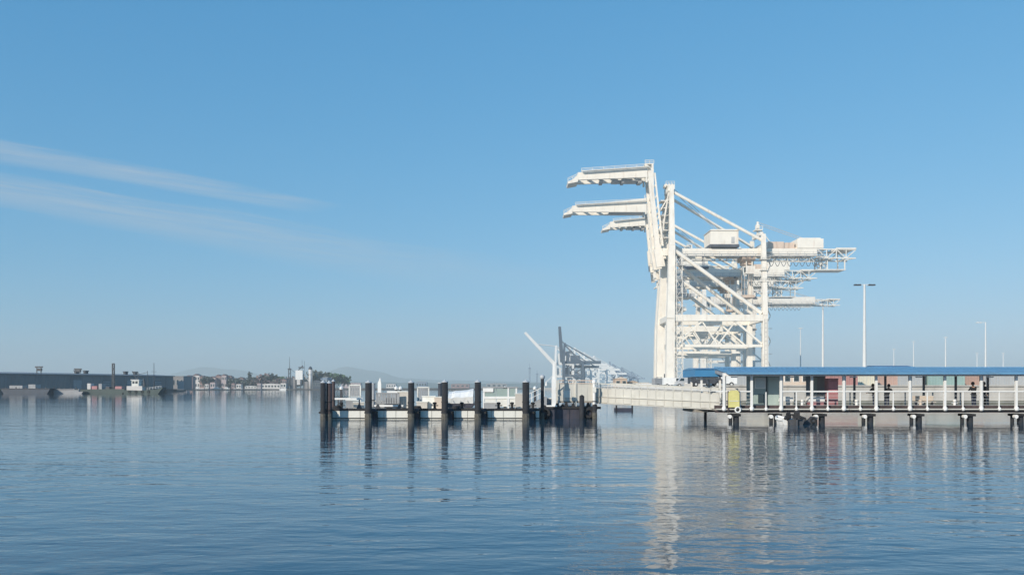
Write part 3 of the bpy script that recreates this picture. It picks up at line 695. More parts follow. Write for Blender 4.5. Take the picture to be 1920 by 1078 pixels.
light_mast(1676, 654, 600, 'short faint light mast above the distant blue roof', 0, .30)
light_mast(1832, 662, 640, 'short thin mast close left of the armed light mast', 0, .34)
light_mast(1881, 662, 640, 'short thin mast right of the armed light mast', 0, .34)

# ------------------------------------------------------------------ covered pier on the right
PY = 60.0
pier = thing('covered_pier', 'long white columned pier with a blue metal roof on dark piles', 'pier', (0, PY, 0))
pxl = X(1343, PY); pxr = 52.0
DZ = .92
# deck boards ends read as a thin pale edge; planks along the front as parts
MB().box(pxl, pxr, .25, 6.0, DZ - .12, DZ).build('deck', M_DECK, pier)
plank = MB().box(-1.08, 1.08, 0, .247, -.07, .012).mesh('edge_plank', M_GANG)
k = 0; x = pxl + 1.1
while x < pxr - 1:
    inst('edge_plank', plank, pier, (x, 0, DZ)); x += 2.2
MB().box(pxl, pxr, .28, .42, DZ - .26, DZ - .125).build('fascia_beam', M_PILEBROWN, pier)
MB().box(pxl, pxr, 5.7, 5.95, DZ - .37, DZ - .125).build('rear_beam', M_PILEBROWN, pier)
MB().box(pxl, pxr, .42, .62, DZ + .003, DZ + .22).build('kick_board', M_PILEBROWN, pier)
col_me = MB().beam((0, 0, .1), (0, 0, 2.36), .15, .15).mesh('column', M_WHITE)
foot_me = MB().lathe((0, 0, 0), [(.09, -.14), (.15, -.08), (.15, .06), (.10, .13), (.06, .15)], 10).mesh('column_foot', M_WHITE)
cols = [1358, 1410, 1465, 1523, 1583, 1644, 1707, 1773, 1841, 1907, 1975, 2043]
for px in cols:
    c = inst('column', col_me, pier, (X(px, PY), .12, DZ)); inst('column_foot', foot_me, c, (0, -.05, 0))
rc_me = MB().beam((0, 0, 0), (0, 0, 2.62), .13, .13).mesh('rear_column', M_BARGE)
for px in (1432, 1545, 1602, 1660, 1732, 1792, 1852, 1925, 1990): inst('rear_column', rc_me, pier, (X(px, PY + 5.4), 5.4, DZ))
post_me = MB().beam((0, 0, 0), (0, 0, 1.10), .07, .07).mesh('rail_post', M_WHITE)
for px in (1388, 1437, 1494, 1553, 1614, 1676, 1740, 1807, 1875, 1941):
    c = inst('rail_post', post_me, pier, (X(px, PY), .12, DZ)); inst('post_foot', foot_me, c, (0, -.05, -.02)).scale = (.75, .75, .8)
for a, c in ((1343, 1410), (1465, 2100)):
    MB().box(X(a, PY), X(c, PY), .07, .17, DZ + 1.10, DZ + 1.19).build('top_rail', M_WHITE, pier)
    for j in range(4): MB().box(X(a, PY), X(c, PY), .11, .125, DZ + .22 + j * .21, DZ + .235 + j * .21).build('rail_wire', M_GALV, pier)
MB().box(pxl, pxr, 5.72, 5.80, DZ + 1.05, DZ + 1.12).build('rear_rail', M_WHITE, pier)
for j in range(20): inst('rear_post', post_me, pier, (pxl + 1 + j * 2.0, 5.76, DZ))
# roof: front slope and rear slope of seamed panels, each panel a part
RX0 = X(1364, 59.4)
pm = MB().add([(0, 0, 0), (1.08, 0, 0), (1.08, 3.9, .40), (0, 3.9, .40), (0, 0, -.05), (1.08, 0, -.05), (1.08, 3.9, .35), (0, 3.9, .35)],
              [(0, 1, 2, 3), (7, 6, 5, 4), (0, 4, 5, 1), (1, 5, 6, 2), (2, 6, 7, 3), (3, 7, 4, 0)])
for xx in (0, .36, .72): pm.beam((xx + .03, 0, .03), (xx + .03, 3.9, .43), .05, .07)
pme = pm.mesh('roof_panel', M_BLUE)
nroof = 33
for k in range(nroof):
    inst('roof_panel', pme, pier, (RX0 + k * 1.09, -.6, 3.28))
    inst('roof_panel', pme, pier, (RX0 + k * 1.09 + 1.08, 7.2, 3.28), PI)
RX1 = RX0 + nroof * 1.09
MB().box(RX0, RX1, -.68, -.605, 3.19, 3.31).build('eave_fascia', M_BLUE, pier)
MB().box(RX0, RX1, 3.2, 3.4, 3.685, 3.76).build('ridge_cap', M_BLUE, pier)
MB().box(RX0, RX1, .02, .22, 3.08, 3.28).build('eave_beam', M_WHITE, pier)
MB().box(RX0, RX1, 5.3, 5.5, 3.30, 3.52).build('rear_eave_beam', M_DARK, pier)
raf = MB().beam((0, .0, 3.18), (0, 3.3, 3.50), .12, .2).mesh('rafter', M_GREY)
for px in cols: inst('rafter', raf, pier, (X(px, PY), .12, 0))
for px in cols[::2]:
    MB().box(X(px, PY) + .55, X(px, PY) + .95, .3, .5, 2.98, 3.06).build('ceiling_lamp', M_WHITE, pier)
    MB().tube((X(px, PY) + .13, .14, DZ + .1), (X(px, PY) + .13, .14, 3.2), .035, n=6).build('downpipe', M_GALV, pier)
# piles and caps under the deck
pil = MB().tube((0, 0, -.9), (0, 0, .50), .21, .20, n=12).mesh('pile', M_PILE)
pil2 = MB().tube((0, 0, -.9), (0, 0, .50), .13, .12, n=10).mesh('brace_pile', M_PILE)
capm = MB().box(-.30, .30, -.3, .95, -.06, .10).mesh('pile_cap', M_RUBBER)
headm = MB().tube((0, -.34, -.02), (0, -.05, -.02), .13, n=10).mesh('drain_pipe', M_WHITE)
for px in (1379, 1456, 1540, 1631, 1722, 1818, 1913, 2008):
    xx = X(px, PY + .5)
    c = inst('pile_cap', capm, pier, (xx, .55, .47))
    inst('drain_pipe', headm, pier, (xx - .46, .45, .42))
    for yy in (.6,):
        inst('pile', pil, pier, (xx + .06, yy, 0)); inst('brace_pile', pil2, pier, (xx - .18, yy + .55, 0))

# canopy end, kiosk, board and odds on the pier
can = thing('entrance_canopy', 'deep blue canopy end with a flat fascia, left of the long roof', 'canopy', (0, 62.5, 0))
MB().box(X(1303, 62.5), X(1362, 62.5), 0, 4.5, Z(706, 62.5), Z(692, 62.5)).build('fascia', M_BLUED, can)
MB().prism([(-.1, Z(692, 62.5)), (4.6, Z(692, 62.5)), (2.2, Z(688.5, 62.5))], 'x', X(1302, 62.5), X(1363, 62.5)).build('roof', M_BLUE, can)
for px in (1318, 1353):
    for yy in (.5, 4.0): MB().beam((X(px, 62.5), yy, DZ - .1), (X(px, 62.5), yy, Z(706, 62.5)), .13, .13).build('post', M_WHITE, can)
MB().box(X(1312, 62.5), X(1351, 62.5), .8, 1.2, Z(711, 62.5), Z(707, 62.5)).build('light_bar', M_WHITE, can)
MB().box(X(1303, 62.5), pxl - .02, .0, 4.5, DZ - .3, DZ - .1).build('landing', M_DECK, can)
MB().tube((X(1340, 62.5), 3.0, -.9), (X(1340, 62.5), 3.0, DZ - .3), .10, n=10).build('pile', M_PILE, can)

yb = thing('notice_board', 'bright yellow board on posts at the left end of the pier', 'sign', (X(1375, PY), PY - .14, 0))
MB().prism([(-.36, 1.02), (.36, 1.02), (.36, 1.98), (.22, 2.14), (-.22, 2.14), (-.36, 1.98)], 'y', -.05, .03).build('board', M_YEL, yb)
MB().box(-.3, .3, -.075, -.055, 1.42, 1.46).build('pale_line', M_CREAM, yb)
for x in (-.36, .36): MB().beam((x, .07, .75), (x, .07, 2.1), .07, .07).build('post', M_PILEBROWN, yb)
lb = MB().hoop((X(1385, PY) - .1, PY - .18, .86), .17, .05, 'y').build('lifebuoy', M_WHITE)
tag(lb, 'white ring lifebuoy hanging below the yellow board', 'lifebuoy')

ki = thing('kiosk', 'teal kiosk with pale upper window under the pier roof', 'kiosk', (0, 61.8, DZ))
kx0, kx1 = X(1413, 61.8), X(1463, 61.8)
MB().box(kx0, kx1, 0, 1.9, .12, 2.3).build('wall', M_TEAL, ki)
MB().box(kx0 - .08, kx1 + .08, -.1, 2.0, 2.3, 2.4).build('roof', M_TEAL, ki)
MB().box(kx0 - .05, kx1 + .05, -.06, 1.95, 0, .12).build('plinth', M_RED, ki)
wf = MB().box(kx0 + .08, kx0 + .80, -.05, .0, 1.32, 2.05).build('window', M_WHITE, ki)
MB().box(kx0 + .14, kx0 + .74, -.07, -.052, 1.38, 2.0).build('pane', mat('pale_window_sheet', (.55, .62, .62), .3, .08, 1.0), wf)
MB().box(kx0 + .30, kx0 + .70, -.05, 0, .35, .95).build('hatch', M_GLASS, ki)
MB().box(kx0 + 1.0, kx0 + 1.72, -.04, 0, .15, 2.1).build('door', mat('teal_door_paint', (.40, .50, .48), .5, .1, 1), ki)
MB().box(kx0 + .86, kx0 + .92, -.06, -.002, .12, 2.28).build('corner_trim', M_DARK, ki)
rcb = thing('vending_cabinet', 'faded red cabinet standing at the rail by the brick red container', 'cabinet', (X(1562, 61.2), 61.2, DZ))
MB().box(-.34, .34, 0, .7, .05, 1.95).build('body', M_RED, rcb)
MB().box(-.28, .28, -.03, -.002, 1.0, 1.8).build('front_panel', mat('dusty_pink_panel', (.50, .22, .24), .5, .1, 2), rcb)
MB().box(-.36, .36, -.02, .72, 1.95, 2.02).build('lid', M_RED, rcb)
dcb = thing('service_cabinet', 'tall dark cabinet under the roof left of the red one', 'cabinet', (X(1533, 63), 63, DZ))
MB().box(-.55, .55, 0, .8, .1, 2.2).build('body', M_GREY, dcb)
MB().box(-.5, -.03, -.03, -.002, .2, 2.1).build('door', M_TEAL, dcb)
MB().box(.03, .5, -.03, -.002, .2, 2.1).build('door', M_GREY, dcb)
MB().box(-.58, .58, -.02, .84, 2.2, 2.28).build('cap', M_DARK, dcb)
for px, w_, lab in ((1476, .42, 'small white dock box between the first two right hand columns'), (1531, .55, 'large white dock box in front of the dark cabinet')):
    bx = thing('dock_box', lab, 'chest', (X(px, 61), 61, DZ), 0, 'white dock boxes on the pier')
    MB().box(-w_ + .06, w_ - .06, 0, .6, 0, .48).build('body', M_RED if w_ > .5 else M_GANG, bx)
    MB().prism([(-w_, .48), (w_, .48), (w_ - .06, .78), (-w_ + .1, .80)], 'y', -.05, .65).build('lid', M_WHITE, bx)
for px, lab in ((1606, 'short white bollard just right of the cream container'), (1726, 'pale bollard with a tan top under the fourth dark post'), (1790, 'white bollard right of the pier middle'), (1504, 'white bollard between the two dock boxes')):
    bo = thing('deck_bollard', lab, 'bollard', (X(px, 60.6), 60.6, DZ), 0, 'small bollards along the pier edge')
    MB().lathe((0, 0, 0), [(.13, 0), (.10, .05), (.09, .45), (.13, .50), (.12, .58), (.05, .62)], 10).build('post', M_WHITE if px != 1726 else M_TANL, bo)
    MB().tube((-.2, 0, .36), (.2, 0, .36), .03, n=6).build('cross_pin', M_GALV, bo)
ls = thing('bench', 'pale timber bench by the deck edge near the middle columns', 'bench', (X(1736, 61), 61, DZ))
MB().box(-.7, .7, 0, .45, .40, .45).build('seat', M_TANL, ls); MB().box(-.7, .7, .42, .47, .5, .85).build('backrest', M_TANL, ls)
for x in (-.55, .55): MB().box(x - .04, x + .04, .04, .42, 0, .40).build('leg', M_GREY, ls)

# ------------------------------------------------------------------ people at the pier rail
import bmesh
def skin_obj(name, chains, m, parent):
    """chains: list of [(x,y,z,r), ...]; a chain whose first point equals an existing one branches from it"""
    vs, es, rs, idx = [], [], [], {}
    for ch in chains:
        prev = None
        for x, y, z, r in ch:
            key = (round(x, 4), round(y, 4), round(z, 4))
            if key not in idx: idx[key] = len(vs); vs.append((x, y, z)); rs.append(r)
            if prev is not None and prev != idx[key]: es.append((prev, idx[key]))
            prev = idx[key]
    me = bpy.data.meshes.new(name); me.from_pydata(vs, es, []); me.materials.append(m)
    o = bpy.data.objects.new(name, me); COL.objects.link(o); o.parent = parent
    md = o.modifiers.new('skin', 'SKIN'); md.use_smooth_shade = True
    for i, r in enumerate(rs): me.skin_vertices[0].data[i].radius = r if isinstance(r, tuple) else (r, r)
    me.skin_vertices[0].data[0].use_root = True
    sb = o.modifiers.new('sub', 'SUBSURF'); sb.levels = sb.render_levels = 1
    return o
def person(px, d, face, label, lean=0.0, arms='rail', coat=M_CLOTH, legs=M_JEAN, h=1.0):
    root = thing('person', label, 'person', (X(px, d), d, DZ), face, None, h)
    # local: faces -y
    L = lean
    sh, hp = (0, -L, 1.42), (0, 0, .93)
    neck, head = (0, -L - .02, 1.52), (0, -L - .06, 1.63)
    if arms == 'rail': el, ha = (.27, -L - .12, 1.16), (.20, -L - .34, 1.13)
    else: el, ha = (.25, -L + .04, 1.14), (.22, -L - .06, .90)
    body = [[(*hp, (.10, .08)), (0, -L * .5, 1.15, (.10, .075)), (*sh, (.10, .08)), (*neck, .055), (0, -L - .04, 1.58, .075), (0, -L - .05, 1.66, .09), (0, -L - .04, 1.74, .07)]]
    body[0][0] = (*hp, (.10, .08))
    tr, co = [], []
    for s_ in (-1, 1):
        ft = s_ * .10
        body.append([(*hp, .10), (ft, 0, .86, .075), (ft, -.01, .48, .058), (ft, .02, .08, .042), (ft, -.15, .04, .035)])
        tr.append([(0, 0, 1.06, (.16, .13)), (ft, 0, .84, .10), (ft, -.01, .48, .075), (ft, .02, .10, .065)])
        E, H = (s_ * el[0], el[1], el[2]), (s_ * ha[0], ha[1], ha[2])
        wv = Vector(H) - Vector(E); wv.normalize()
        body.append([(*sh, .09), (s_ * .19, -L, 1.40, .055), (*E, .042), (*H, .03), (*(Vector(H) + wv * .07), (.038, .02))])
        co.append([(*sh, (.16, .12)), (s_ * .19, -L, 1.40, .075), (*E, .058), (*(Vector(H) - wv * .03), .046)])
    bo = skin_obj('body', body, M_SKIN, root)
    skin_obj('trousers', tr, legs, root)
    skin_obj('jacket', [[(0, 0, .80, (.175, .14)), (0, 0, .95, (.18, .14)), (0, -L * .5, 1.15, (.17, .125)), (*sh, (.16, .12)), (0, -L - .01, 1.485, .075)]] + co, coat, root)
    hr = MB().lathe((0, -L - .035, 1.66), [(.105, -.06), (.112, .02), (.10, .08), (.06, .125), (.01, .14)], 12).build('hair', M_HAIR, root)
    smooth(hr)
    fg = MB()
    for s_ in (-1, 1):
        H = Vector((s_ * ha[0], ha[1], ha[2])); E = Vector((s_ * el[0], el[1], el[2])); wv = (H - E).normalized()
        side = wv.cross(Vector((0, 0, 1))).normalized(); dn = Vector((0, 0, -1))
        for j, ln_ in enumerate((.065, .075, .07, .055)):
            b0 = H + wv * .08 + side * ((j - 1.5) * .02); b1 = b0 + wv * ln_ * .5 + dn * .012; b2 = b1 + wv * ln_ * .3 + dn * .035
            fg.tube(b0, b1, .010, .009, 6).tube(b1, b2, .009, .007, 6)
        b0 = H + wv * .03 - side * s_ * .03; fg.tube(b0, b0 + wv * .04 - side * s_ * .03, .012, .010, 6)
    fg.build('finger', M_SKIN, bo)
    fc = MB().prism([(-.018, 1.63), (.018, 1.63), (.006, 1.68)], 'y', -L - .165, -L - .12); fc.build('nose', M_SKIN, bo)
    MB().box(-.045, -.02, -L - .142, -L - .13, 1.675, 1.69).box(.02, .045, -L - .142, -L - .13, 1.675, 1.69).build('eye', M_HAIR, bo)
    MB().box(-.025, .025, -L - .142, -L - .128, 1.598, 1.607).build('mouth', M_RED, bo)
    for s_ in (-1, 1): MB().lathe((s_ * .10, -L - .04, 1.65), [(.012, -.03), (.02, 0), (.012, .03)], 6).build('ear', M_SKIN, bo)
    return root
person(1640, 61.2, PI + .5, 'person in dark jacket leaning at the rail left of a white column', .12, h=.93)
person(1663, 61.0, PI - .9, 'person in black coat bending by the rail right of a white column', .22, h=.92)
person(1826, 60.75, PI + .25, 'broad person in black coat at the rail near the right edge', .06, arms='rail', h=1.0)
person(1844, 60.9, PI * .7, 'person in black half hidden by the column right of the broad person', .02, arms='down', legs=M_CLOTH, h=1.0)

# small boats below the pier
def dinghy(px, d, label, hull_m, L=2.6, rz=0.0, motor=True, boxm=None):
    root = thing('dinghy', label, 'boat', (X(px, d), d, 0), rz, 'dinghies moored under the pier')
    hu = MB(); st = [(-1, .50, .34, -.05), (-.4, .58, .36, -.08), (.3, .52, .40, -.08), (.8, .26, .48, -.03), (1, .03, .56, .12)]
    vs, fs = [], []
    for u, hw, zt, zb in st:
        x = u * L / 2
        vs += [(x, -hw, zt), (x, -hw * .7, zb), (x, hw * .7, zb), (x, hw, zt), (x, hw * .82, zt - .02), (x, -hw * .82, zt - .02)]
    for i in range(len(st) - 1):
        for j in range(3): fs.append((i * 6 + j, i * 6 + j + 1, i * 6 + 6 + j + 1, i * 6 + 6 + j))
        fs += [(i * 6 + 3, i * 6 + 4, i * 6 + 10, i * 6 + 9), (i * 6 + 5, i * 6, i * 6 + 6, i * 6 + 11)]
    fs += [(0, 1, 2, 3)]
    hu.add(vs, fs); ho = hu.build('hull', hull_m, root)
    tb = MB()
    for s_ in (-1, 1):
        for i in range(len(st) - 1):
            a, c = st[i], st[i + 1]
            tb.tube((a[0] * L / 2, s_ * a[1], a[2]), (c[0] * L / 2, s_ * c[1], c[2]), .10, .10 if i < 3 else .06, 8)
    tb.build('gunwale', hull_m if boxm is None else boxm, root)
    MB().box(-.2, .1, -.48, .48, .22, .27).box(-.95, -.7, -.46, .46, .22, .27).build('seat', M_DECK, root)
    MB().box(-L / 2 + .05, L / 2 - .8, -.4, .4, .02, .05).build('floor_board', M_DECK, root)
    if motor:
        mo = MB().prism([(-L / 2 - .38, .42), (-L / 2 - .02, .42), (-L / 2 + .02, .80), (-L / 2 - .30, .88), (-L / 2 - .40, .74)], 'y', -.16, .16).build('outboard_motor', M_RUBBER, root)
        MB().beam((-L / 2 - .16, 0, .45), (-L / 2 - .20, 0, -.25), .10, .12).build('motor_leg', M_DARK, mo)
    return root
dinghy(1467, 57.2, 'white dinghy with a black outboard moored below the kiosk', M_WHITE, 2.3, PI / 2 + .12).scale = (.66, .62, .9)
dinghy(1489, 57.6, 'dark grey inflatable dinghy right of the white dinghy', M_DARK, 2.8, PI / 2 - .2, boxm=M_RUBBER)
bt = thing('workboat', 'low black workboat nose pointing up beside the grey inflatable', 'boat', (X(1512, 58.5), 58.5, 0))
MB().prism([(-.65, -.1), (.35, -.1), (.62, .42), (.40, .46), (.15, .22), (-.65, .22)], 'y', -.4, .4).build('hull', M_DARK, bt)
MB().box(-.55, -.2, -.25, .25, .22, .42).build('cuddy', M_GREY, bt)
MB().hoop((.30, -.44, .22), .15, .05, 'y').build('fender', M_RUBBER, bt)

# ------------------------------------------------------------------ gangway from the pier to the float
ga, gb2 = Vector((X(1349, 61.0), 61.0, Z(769, 61.0))), Vector((X(1112, 70.5), 70.5, Z(756, 70.5)))
gd = gb2 - ga; gl = gd.length
gw = thing('gangway', 'long beige solid sided gangway from the pier down to the float', 'gangway', (0, 0, 0))
gh = 1.35
side = Vector((gd.y, -gd.x, 0)).normalized()       # towards the camera
if side.y > 0: side = -side
npan = 15
for sgn, off in ((1, .0), (-1, -2.0)):
    for k in range(npan):
        u, v = ga + gd * ((k + .012) / npan) + side * off, ga + gd * ((k + .988) / npan) + side * off
        hgt0 = gh - .28 + .12 * (k / npan)
        q = [u, v, v + Vector((0, 0, hgt0)), u + Vector((0, 0, hgt0))]
        n_ = side * .05
        MB().add(q + [p - n_ for p in q], [(0, 1, 2, 3), (7, 6, 5, 4), (0, 4, 5, 1), (1, 5, 6, 2), (2, 6, 7, 3), (3, 7, 4, 0)]).build('side_panel', M_GANG, gw)
    for k in range(npan + 1):
        u = ga + gd * (k / npan) + side * (off + .05)
        MB().beam(u - side * .03, u - side * .03 + Vector((0, 0, gh + .10 + .12 * (k / npan))), .06, .06).build('stanchion', M_GANG, gw)
    up_ = Vector((0, 0, gh + .08))
    MB().beam(ga + side * (off + .05) + up_, gb2 + side * (off + .05) + up_ + Vector((0, 0, .12)), .08, .08).build('handrail', M_GANG, gw)
    MB().beam(ga + side * (off + .05) + Vector((0, 0, gh - .06)), gb2 + side * (off + .05) + Vector((0, 0, gh + .06)), .05, .05).build('mid_rail', M_GALV, gw)
    for zf in (.04, .55):
        z_ = Vector((0, 0, zf)); MB().beam(ga + side * (off + .06) + z_, gb2 + side * (off + .06) + z_, .06, .05).build('stringer', M_GANG, gw)
MB().add([ga + Vector((0, 0, .1)), gb2 + Vector((0, 0, .1)), gb2 - side * 2 + Vector((0, 0, .1)), ga - side * 2 + Vector((0, 0, .1)),
          ga, gb2, gb2 - side * 2, ga - side * 2], [(0, 1, 2, 3), (7, 6, 5, 4), (0, 4, 5, 1), (1, 5, 6, 2), (2, 6, 7, 3), (3, 7, 4, 0)]).build('walkway', M_DECK, gw)
raft = thing('mooring_raft', 'small dark raft floating beyond the gangway', 'raft', (X(1169, 92), 92, 0))
MB().box(-.9, .9, -.6, .6, -.2, .26).build('deck', M_NAVY, raft)
for x in (-.85, .75): MB().box(x, x + .14, -.62, -.4, -.2, .55).build('post', M_RUBBER, raft)

# landing on the dark pontoon
LD = 68.0
pon = thing('landing_pontoon', 'dark steel pontoon with rubber fenders under the gangway landing', 'pontoon', (0, LD, 0))
px0, px1 = X(1014, LD), X(1119, LD)
PZ = .86
MB().box(px0, px1, 0, 6.5, -.4, PZ).build('hull', M_NAVY, pon)
for k in range(5):
    xx = px0 + .35 + k * .88
    MB().box(xx - .03, xx + .03, -.045, -.002, -.3, PZ - .05).build('rib', M_NAVY, pon)
for px in (1022, 1104):
    MB().hoop((X(px, LD), -.16, .42), .30, .13, 'y').build('tyre_fender', M_RUBBER, pon)
for px, zt in ((1045, .30), (1055, .22), (1062, .38), (1075, .28), (1090, .24), (1103, .34), (1117, .22)):
    xx = X(px, LD); MB().prism([(xx - .16, PZ), (xx + .16, PZ), (xx + .08, PZ + zt), (xx - .05, PZ + zt)], 'y', .1, .5).build('mooring_cleat', M_RUBBER, pon)
MB().box(px0 - .02, px1 + .3, -.10, .35, PZ - .14, PZ + .03).build('rubbing_strake', M_RUBBER, pon)
lh = thing('landing_house', 'beige landing enclosure above the dark pontoon at the gangway foot', 'enclosure', (0, 69.6, 0))
lx0, lx1 = X(1047, 69.6), X(1112, 69.6)
npl = 6
for k in range(npl):
    a, c = lx0 + (lx1 - lx0) * (k + .02) / npl, lx0 + (lx1 - lx0) * (k + .98) / npl
    MB().box(a, c, -.03, .03, 1.28, 2.60).build('side_panel', M_GANG, lh)
MB().box(lx0, lx1, .035, 2.2, 1.16, 1.28).build('floor', M_DECK, lh)
MB().box(lx0, lx1, 2.2, 2.26, 1.28, 2.60).build('rear_panel', M_GANG, lh)
for x in (lx0, (lx0 + lx1) / 2, lx1):
    MB().beam((x, -.07, .87), (x, -.07, 2.9), .1, .1).build('post', M_GANG, lh); MB().beam((x, 2.32, .87), (x, 2.32, 2.9), .1, .1).build('post', M_GANG, lh)
MB().box(lx0, lx1, -.1, -.032, 2.82, 2.9).box(lx0, lx1, -.09, -.032, 2.62, 2.68).build('top_rail', M_CTAN, lh)
MB().box(lx0 + .4, lx0 + .95, -.06, -.031, 1.55, 2.1).build('inset_panel', M_CREAM, lh)
pst = thing('gangway_mast', 'tall white mast rising at the left end of the beige landing', 'mast', (X(1038, 68.3), 68.3, PZ))
MB().beam((0, 0, 0), (0, 0, 2.15), .30, .30).build('lower_post', M_WHITE, pst)
MB().beam((.0, 0, 2.15), (0, 0, 3.3), .20, .20, .14, .14).build('upper_post', M_WHITE, pst)
MB().box(-.55, .25, -.25, .25, .03, .14).build('base_plate', M_WHITE, pst)
MB().beam((-.1, 0, 2.3), (-.55, 0, 1.9), .05, .05).tube((-.55, 0, 1.6), (-.55, 0, 1.9), .1, .05, 8).build('lamp_arm', M_GALV, pst)
pale = thing('landing_post', 'short pale post at the right end of the beige landing', 'post', (X(1114, 69.2), 69.2, PZ))
MB().lathe((0, 0, 0), [(.11, 0), (.11, 1.75), (.17, 1.80), (.17, 1.98), (.06, 2.06)], 10).build('shaft', M_WHITE, pale)
MB().box(-.14, .14, -.14, -.112, 1.1, 1.5).build('plate', M_CREAM, pale)
dp = thing('landing_pile', 'short dark pile standing against the beige landing', 'pile', (X(1091, 67.6), 67.6, 0))
smooth(MB().tube((0, 0, -.9), (0, 0, 1.62), .19, .18, 12).build('shaft', M_PILE, dp))
MB().lathe((0, 0, 1.62), [(.19, 0), (.19, .05), (.05, .16)], 10).build('cap', M_RUBBER, dp)

# ------------------------------------------------------------------ floating dock with mooring piles
FD = 66.0
fl = thing('floating_dock', 'long floating dock of cream concrete panels with a dark rubber fender', 'dock', (0, FD, 0))
fx0, fx1 = X(608, FD), X(1011, FD)
FZ = .72
MB().box(fx0, fx1, .12, 7.0, -.5, FZ - .02).build('hull', M_CREAM, fl)
npn = 18
pw = (fx1 - fx0) / npn
pme = MB().box(-pw / 2 + .015, pw / 2 - .015, 0, .118, .13, FZ - .08).mesh('concrete_panel', M_CREAM)
pmb = MB().box(-pw / 2 + .015, pw / 2 - .015, .03, .118, -.5, .075).mesh('lower_panel', M_CREAM)
for k in range(npn):
    inst('concrete_panel', pme, fl, (fx0 + pw * (k + .5), 0, 0)); inst('lower_panel', pmb, fl, (fx0 + pw * (k + .5), 0, 0))
MB().box(fx0, fx1, -.05, .119, .08, .125).build('rubber_strip', M_RUBBER, fl)
MB().box(fx0, fx1, -.04, .25, FZ - .075, FZ + .06).build('deck_kerb', M_RUBBER, fl)
MB().box(fx0, fx1, .26, 7.0, FZ - .018, FZ).build('deck', M_DECK, fl)
def screen(px_a, px_b, py_t, py_b, d, name, label, cat, m, slats=10, frame=M_WHITE):
    """a framed panel of slats standing on the float"""
    root = thing(name, label, cat, (0, d, 0)); a, c, zt, zb = X(px_a, d), X(px_b, d), Z(py_t, d), max(FZ, Z(py_b, d))
    for k in range(slats):
        u0, u1 = a + (c - a) * (k + .1) / slats, a + (c - a) * (k + .9) / slats
        MB().box(u0, u1, -.02, .02, zb + .04, zt - .04).build('slat', m, root)
    MB().box(a - .03, c + .03, -.04, .04, zt - .04, zt + .04).build('top_rail', frame, root)
    MB().box(a - .03, c + .03, -.04, .04, zb, zb + .04).build('bottom_rail', frame, root)
    for x in (a, c): MB().beam((x, 0, FZ), (x, 0, zt), .08, .08).build('post', frame, root)
    return root
def gate(px_a, px_b, py, d, label, posts=2, thick=.13):
    root = thing('boarding_barrier', label, 'barrier', (0, d, 0), 0, 'white barriers on the floating dock')
    a, c, z = X(px_a, d), X(px_b, d), Z(py, d)
    MB().box(a, c, -.08, .08, z - thick / 2, z + thick / 2).build('bar', M_WHITE, root)
    for k in range(posts):
        x = a + (c - a) * (.12 + .76 * k / max(1, posts - 1))
        MB().beam((x, 0, FZ), (x, 0, z - thick / 2), .09, .09).build('post', M_DARK, root)
        MB().prism([(x - .22, FZ), (x + .22, FZ), (x + .05, FZ + .38), (x - .05, FZ + .38)], 'y', -.12, .12).build('foot', M_DARK, root)
    return root
gate(628, 680, 747.5, 67.2, 'white horizontal barrier between the first two piles at the left')
gate(702, 756, 760.5, 67.2, 'low white horizontal barrier right of the second pile')
gate(726, 763, 734.5, 70.0, 'high white barrier behind the grey gear right of the second pile')
screen(706, 748, 737, 757, 68.5, 'gear_rack', 'grey slatted gear rack above the low white barrier', 'rack', M_GREY, 9, M_GREY)
screen(655, 676, 722, 744, 71.0, 'gear_rack', 'grey slatted rack left of the second pile with a pale cap', 'rack', M_GREY, 5, M_CREAM)
screen(783, 804, 726, 758, 71.0, 'lattice_screen', 'pale lattice screen between the third and fourth piles', 'screen', M_GREY, 6, M_CREAM)
cv = thing('covered_boat', 'white boat under a wrinkled white cover between the fourth and fifth piles', 'boat', (0, 71, 0))
zz0, zz1 = Z(757, 71), Z(729, 71)
ca, cc = X(842, 71), X(888, 71)
vs, fs = [], []
ns = 9
for k in range(ns):
    u = k / (ns - 1); x = ca + (cc - ca) * u; top = zz0 + (zz1 - zz0) * (.80 + .20 * u) + random.uniform(-.03, .03); mid = (zz0 + top) / 2
    vs += [(x, -.9, zz0 + .05), (x, -1.05, mid + random.uniform(-.05, .05)), (x, -.55 + random.uniform(-.04, .04), top - .15), (x, 0, top), (x, .55, top - .15), (x, 1.05, mid), (x, .9, zz0 + .05)]
for k in range(ns - 1):
    for j in range(6): fs.append((k * 7 + j, k * 7 + j + 1, k * 7 + 8 + j, k * 7 + 7 + j))
fs += [(0, 1, 2, 3, 4, 5, 6), tuple((ns - 1) * 7 + j for j in (6, 5, 4, 3, 2, 1, 0))]
MB().add(vs, fs).build('cover', M_WHITE, cv)
MB().prism([(ca - .1, zz0 - .28), (cc - .1, zz0 - .28), (cc + .15, zz0 + .06), (ca - .15, zz0 + .06)], 'y', -.85, .85).build('hull', M_NAVY, cv)
MB().box(ca + .2, ca + .4, -.7, .7, FZ, zz0 - .28).box(cc - .5, cc - .3, -.7, .7, FZ, zz0 - .28).build('cradle', M_DARK, cv)
for k in range(3): MB().beam((ca + .4 + k * .55, -1.07, zz0 + .1), (ca + .4 + k * .55, -.58, zz0 + .85), .02, .04).build('strap', M_GREY, cv)
sh_ = thing('passenger_shelter', 'white framed glass shelter between the fifth and sixth piles', 'shelter', (0, 70.5, FZ))
s0, s1 = X(906, 70.5), X(969, 70.5); H0 = Z(727, 70.5) - FZ; HM = Z(746, 70.5) - FZ
for px in (907, 953, 968):
    for yy in (0, 2.0): MB().beam((X(px, 70.5), yy, 0), (X(px, 70.5), yy, H0), .12, .12).build('post', M_WHITE, sh_)
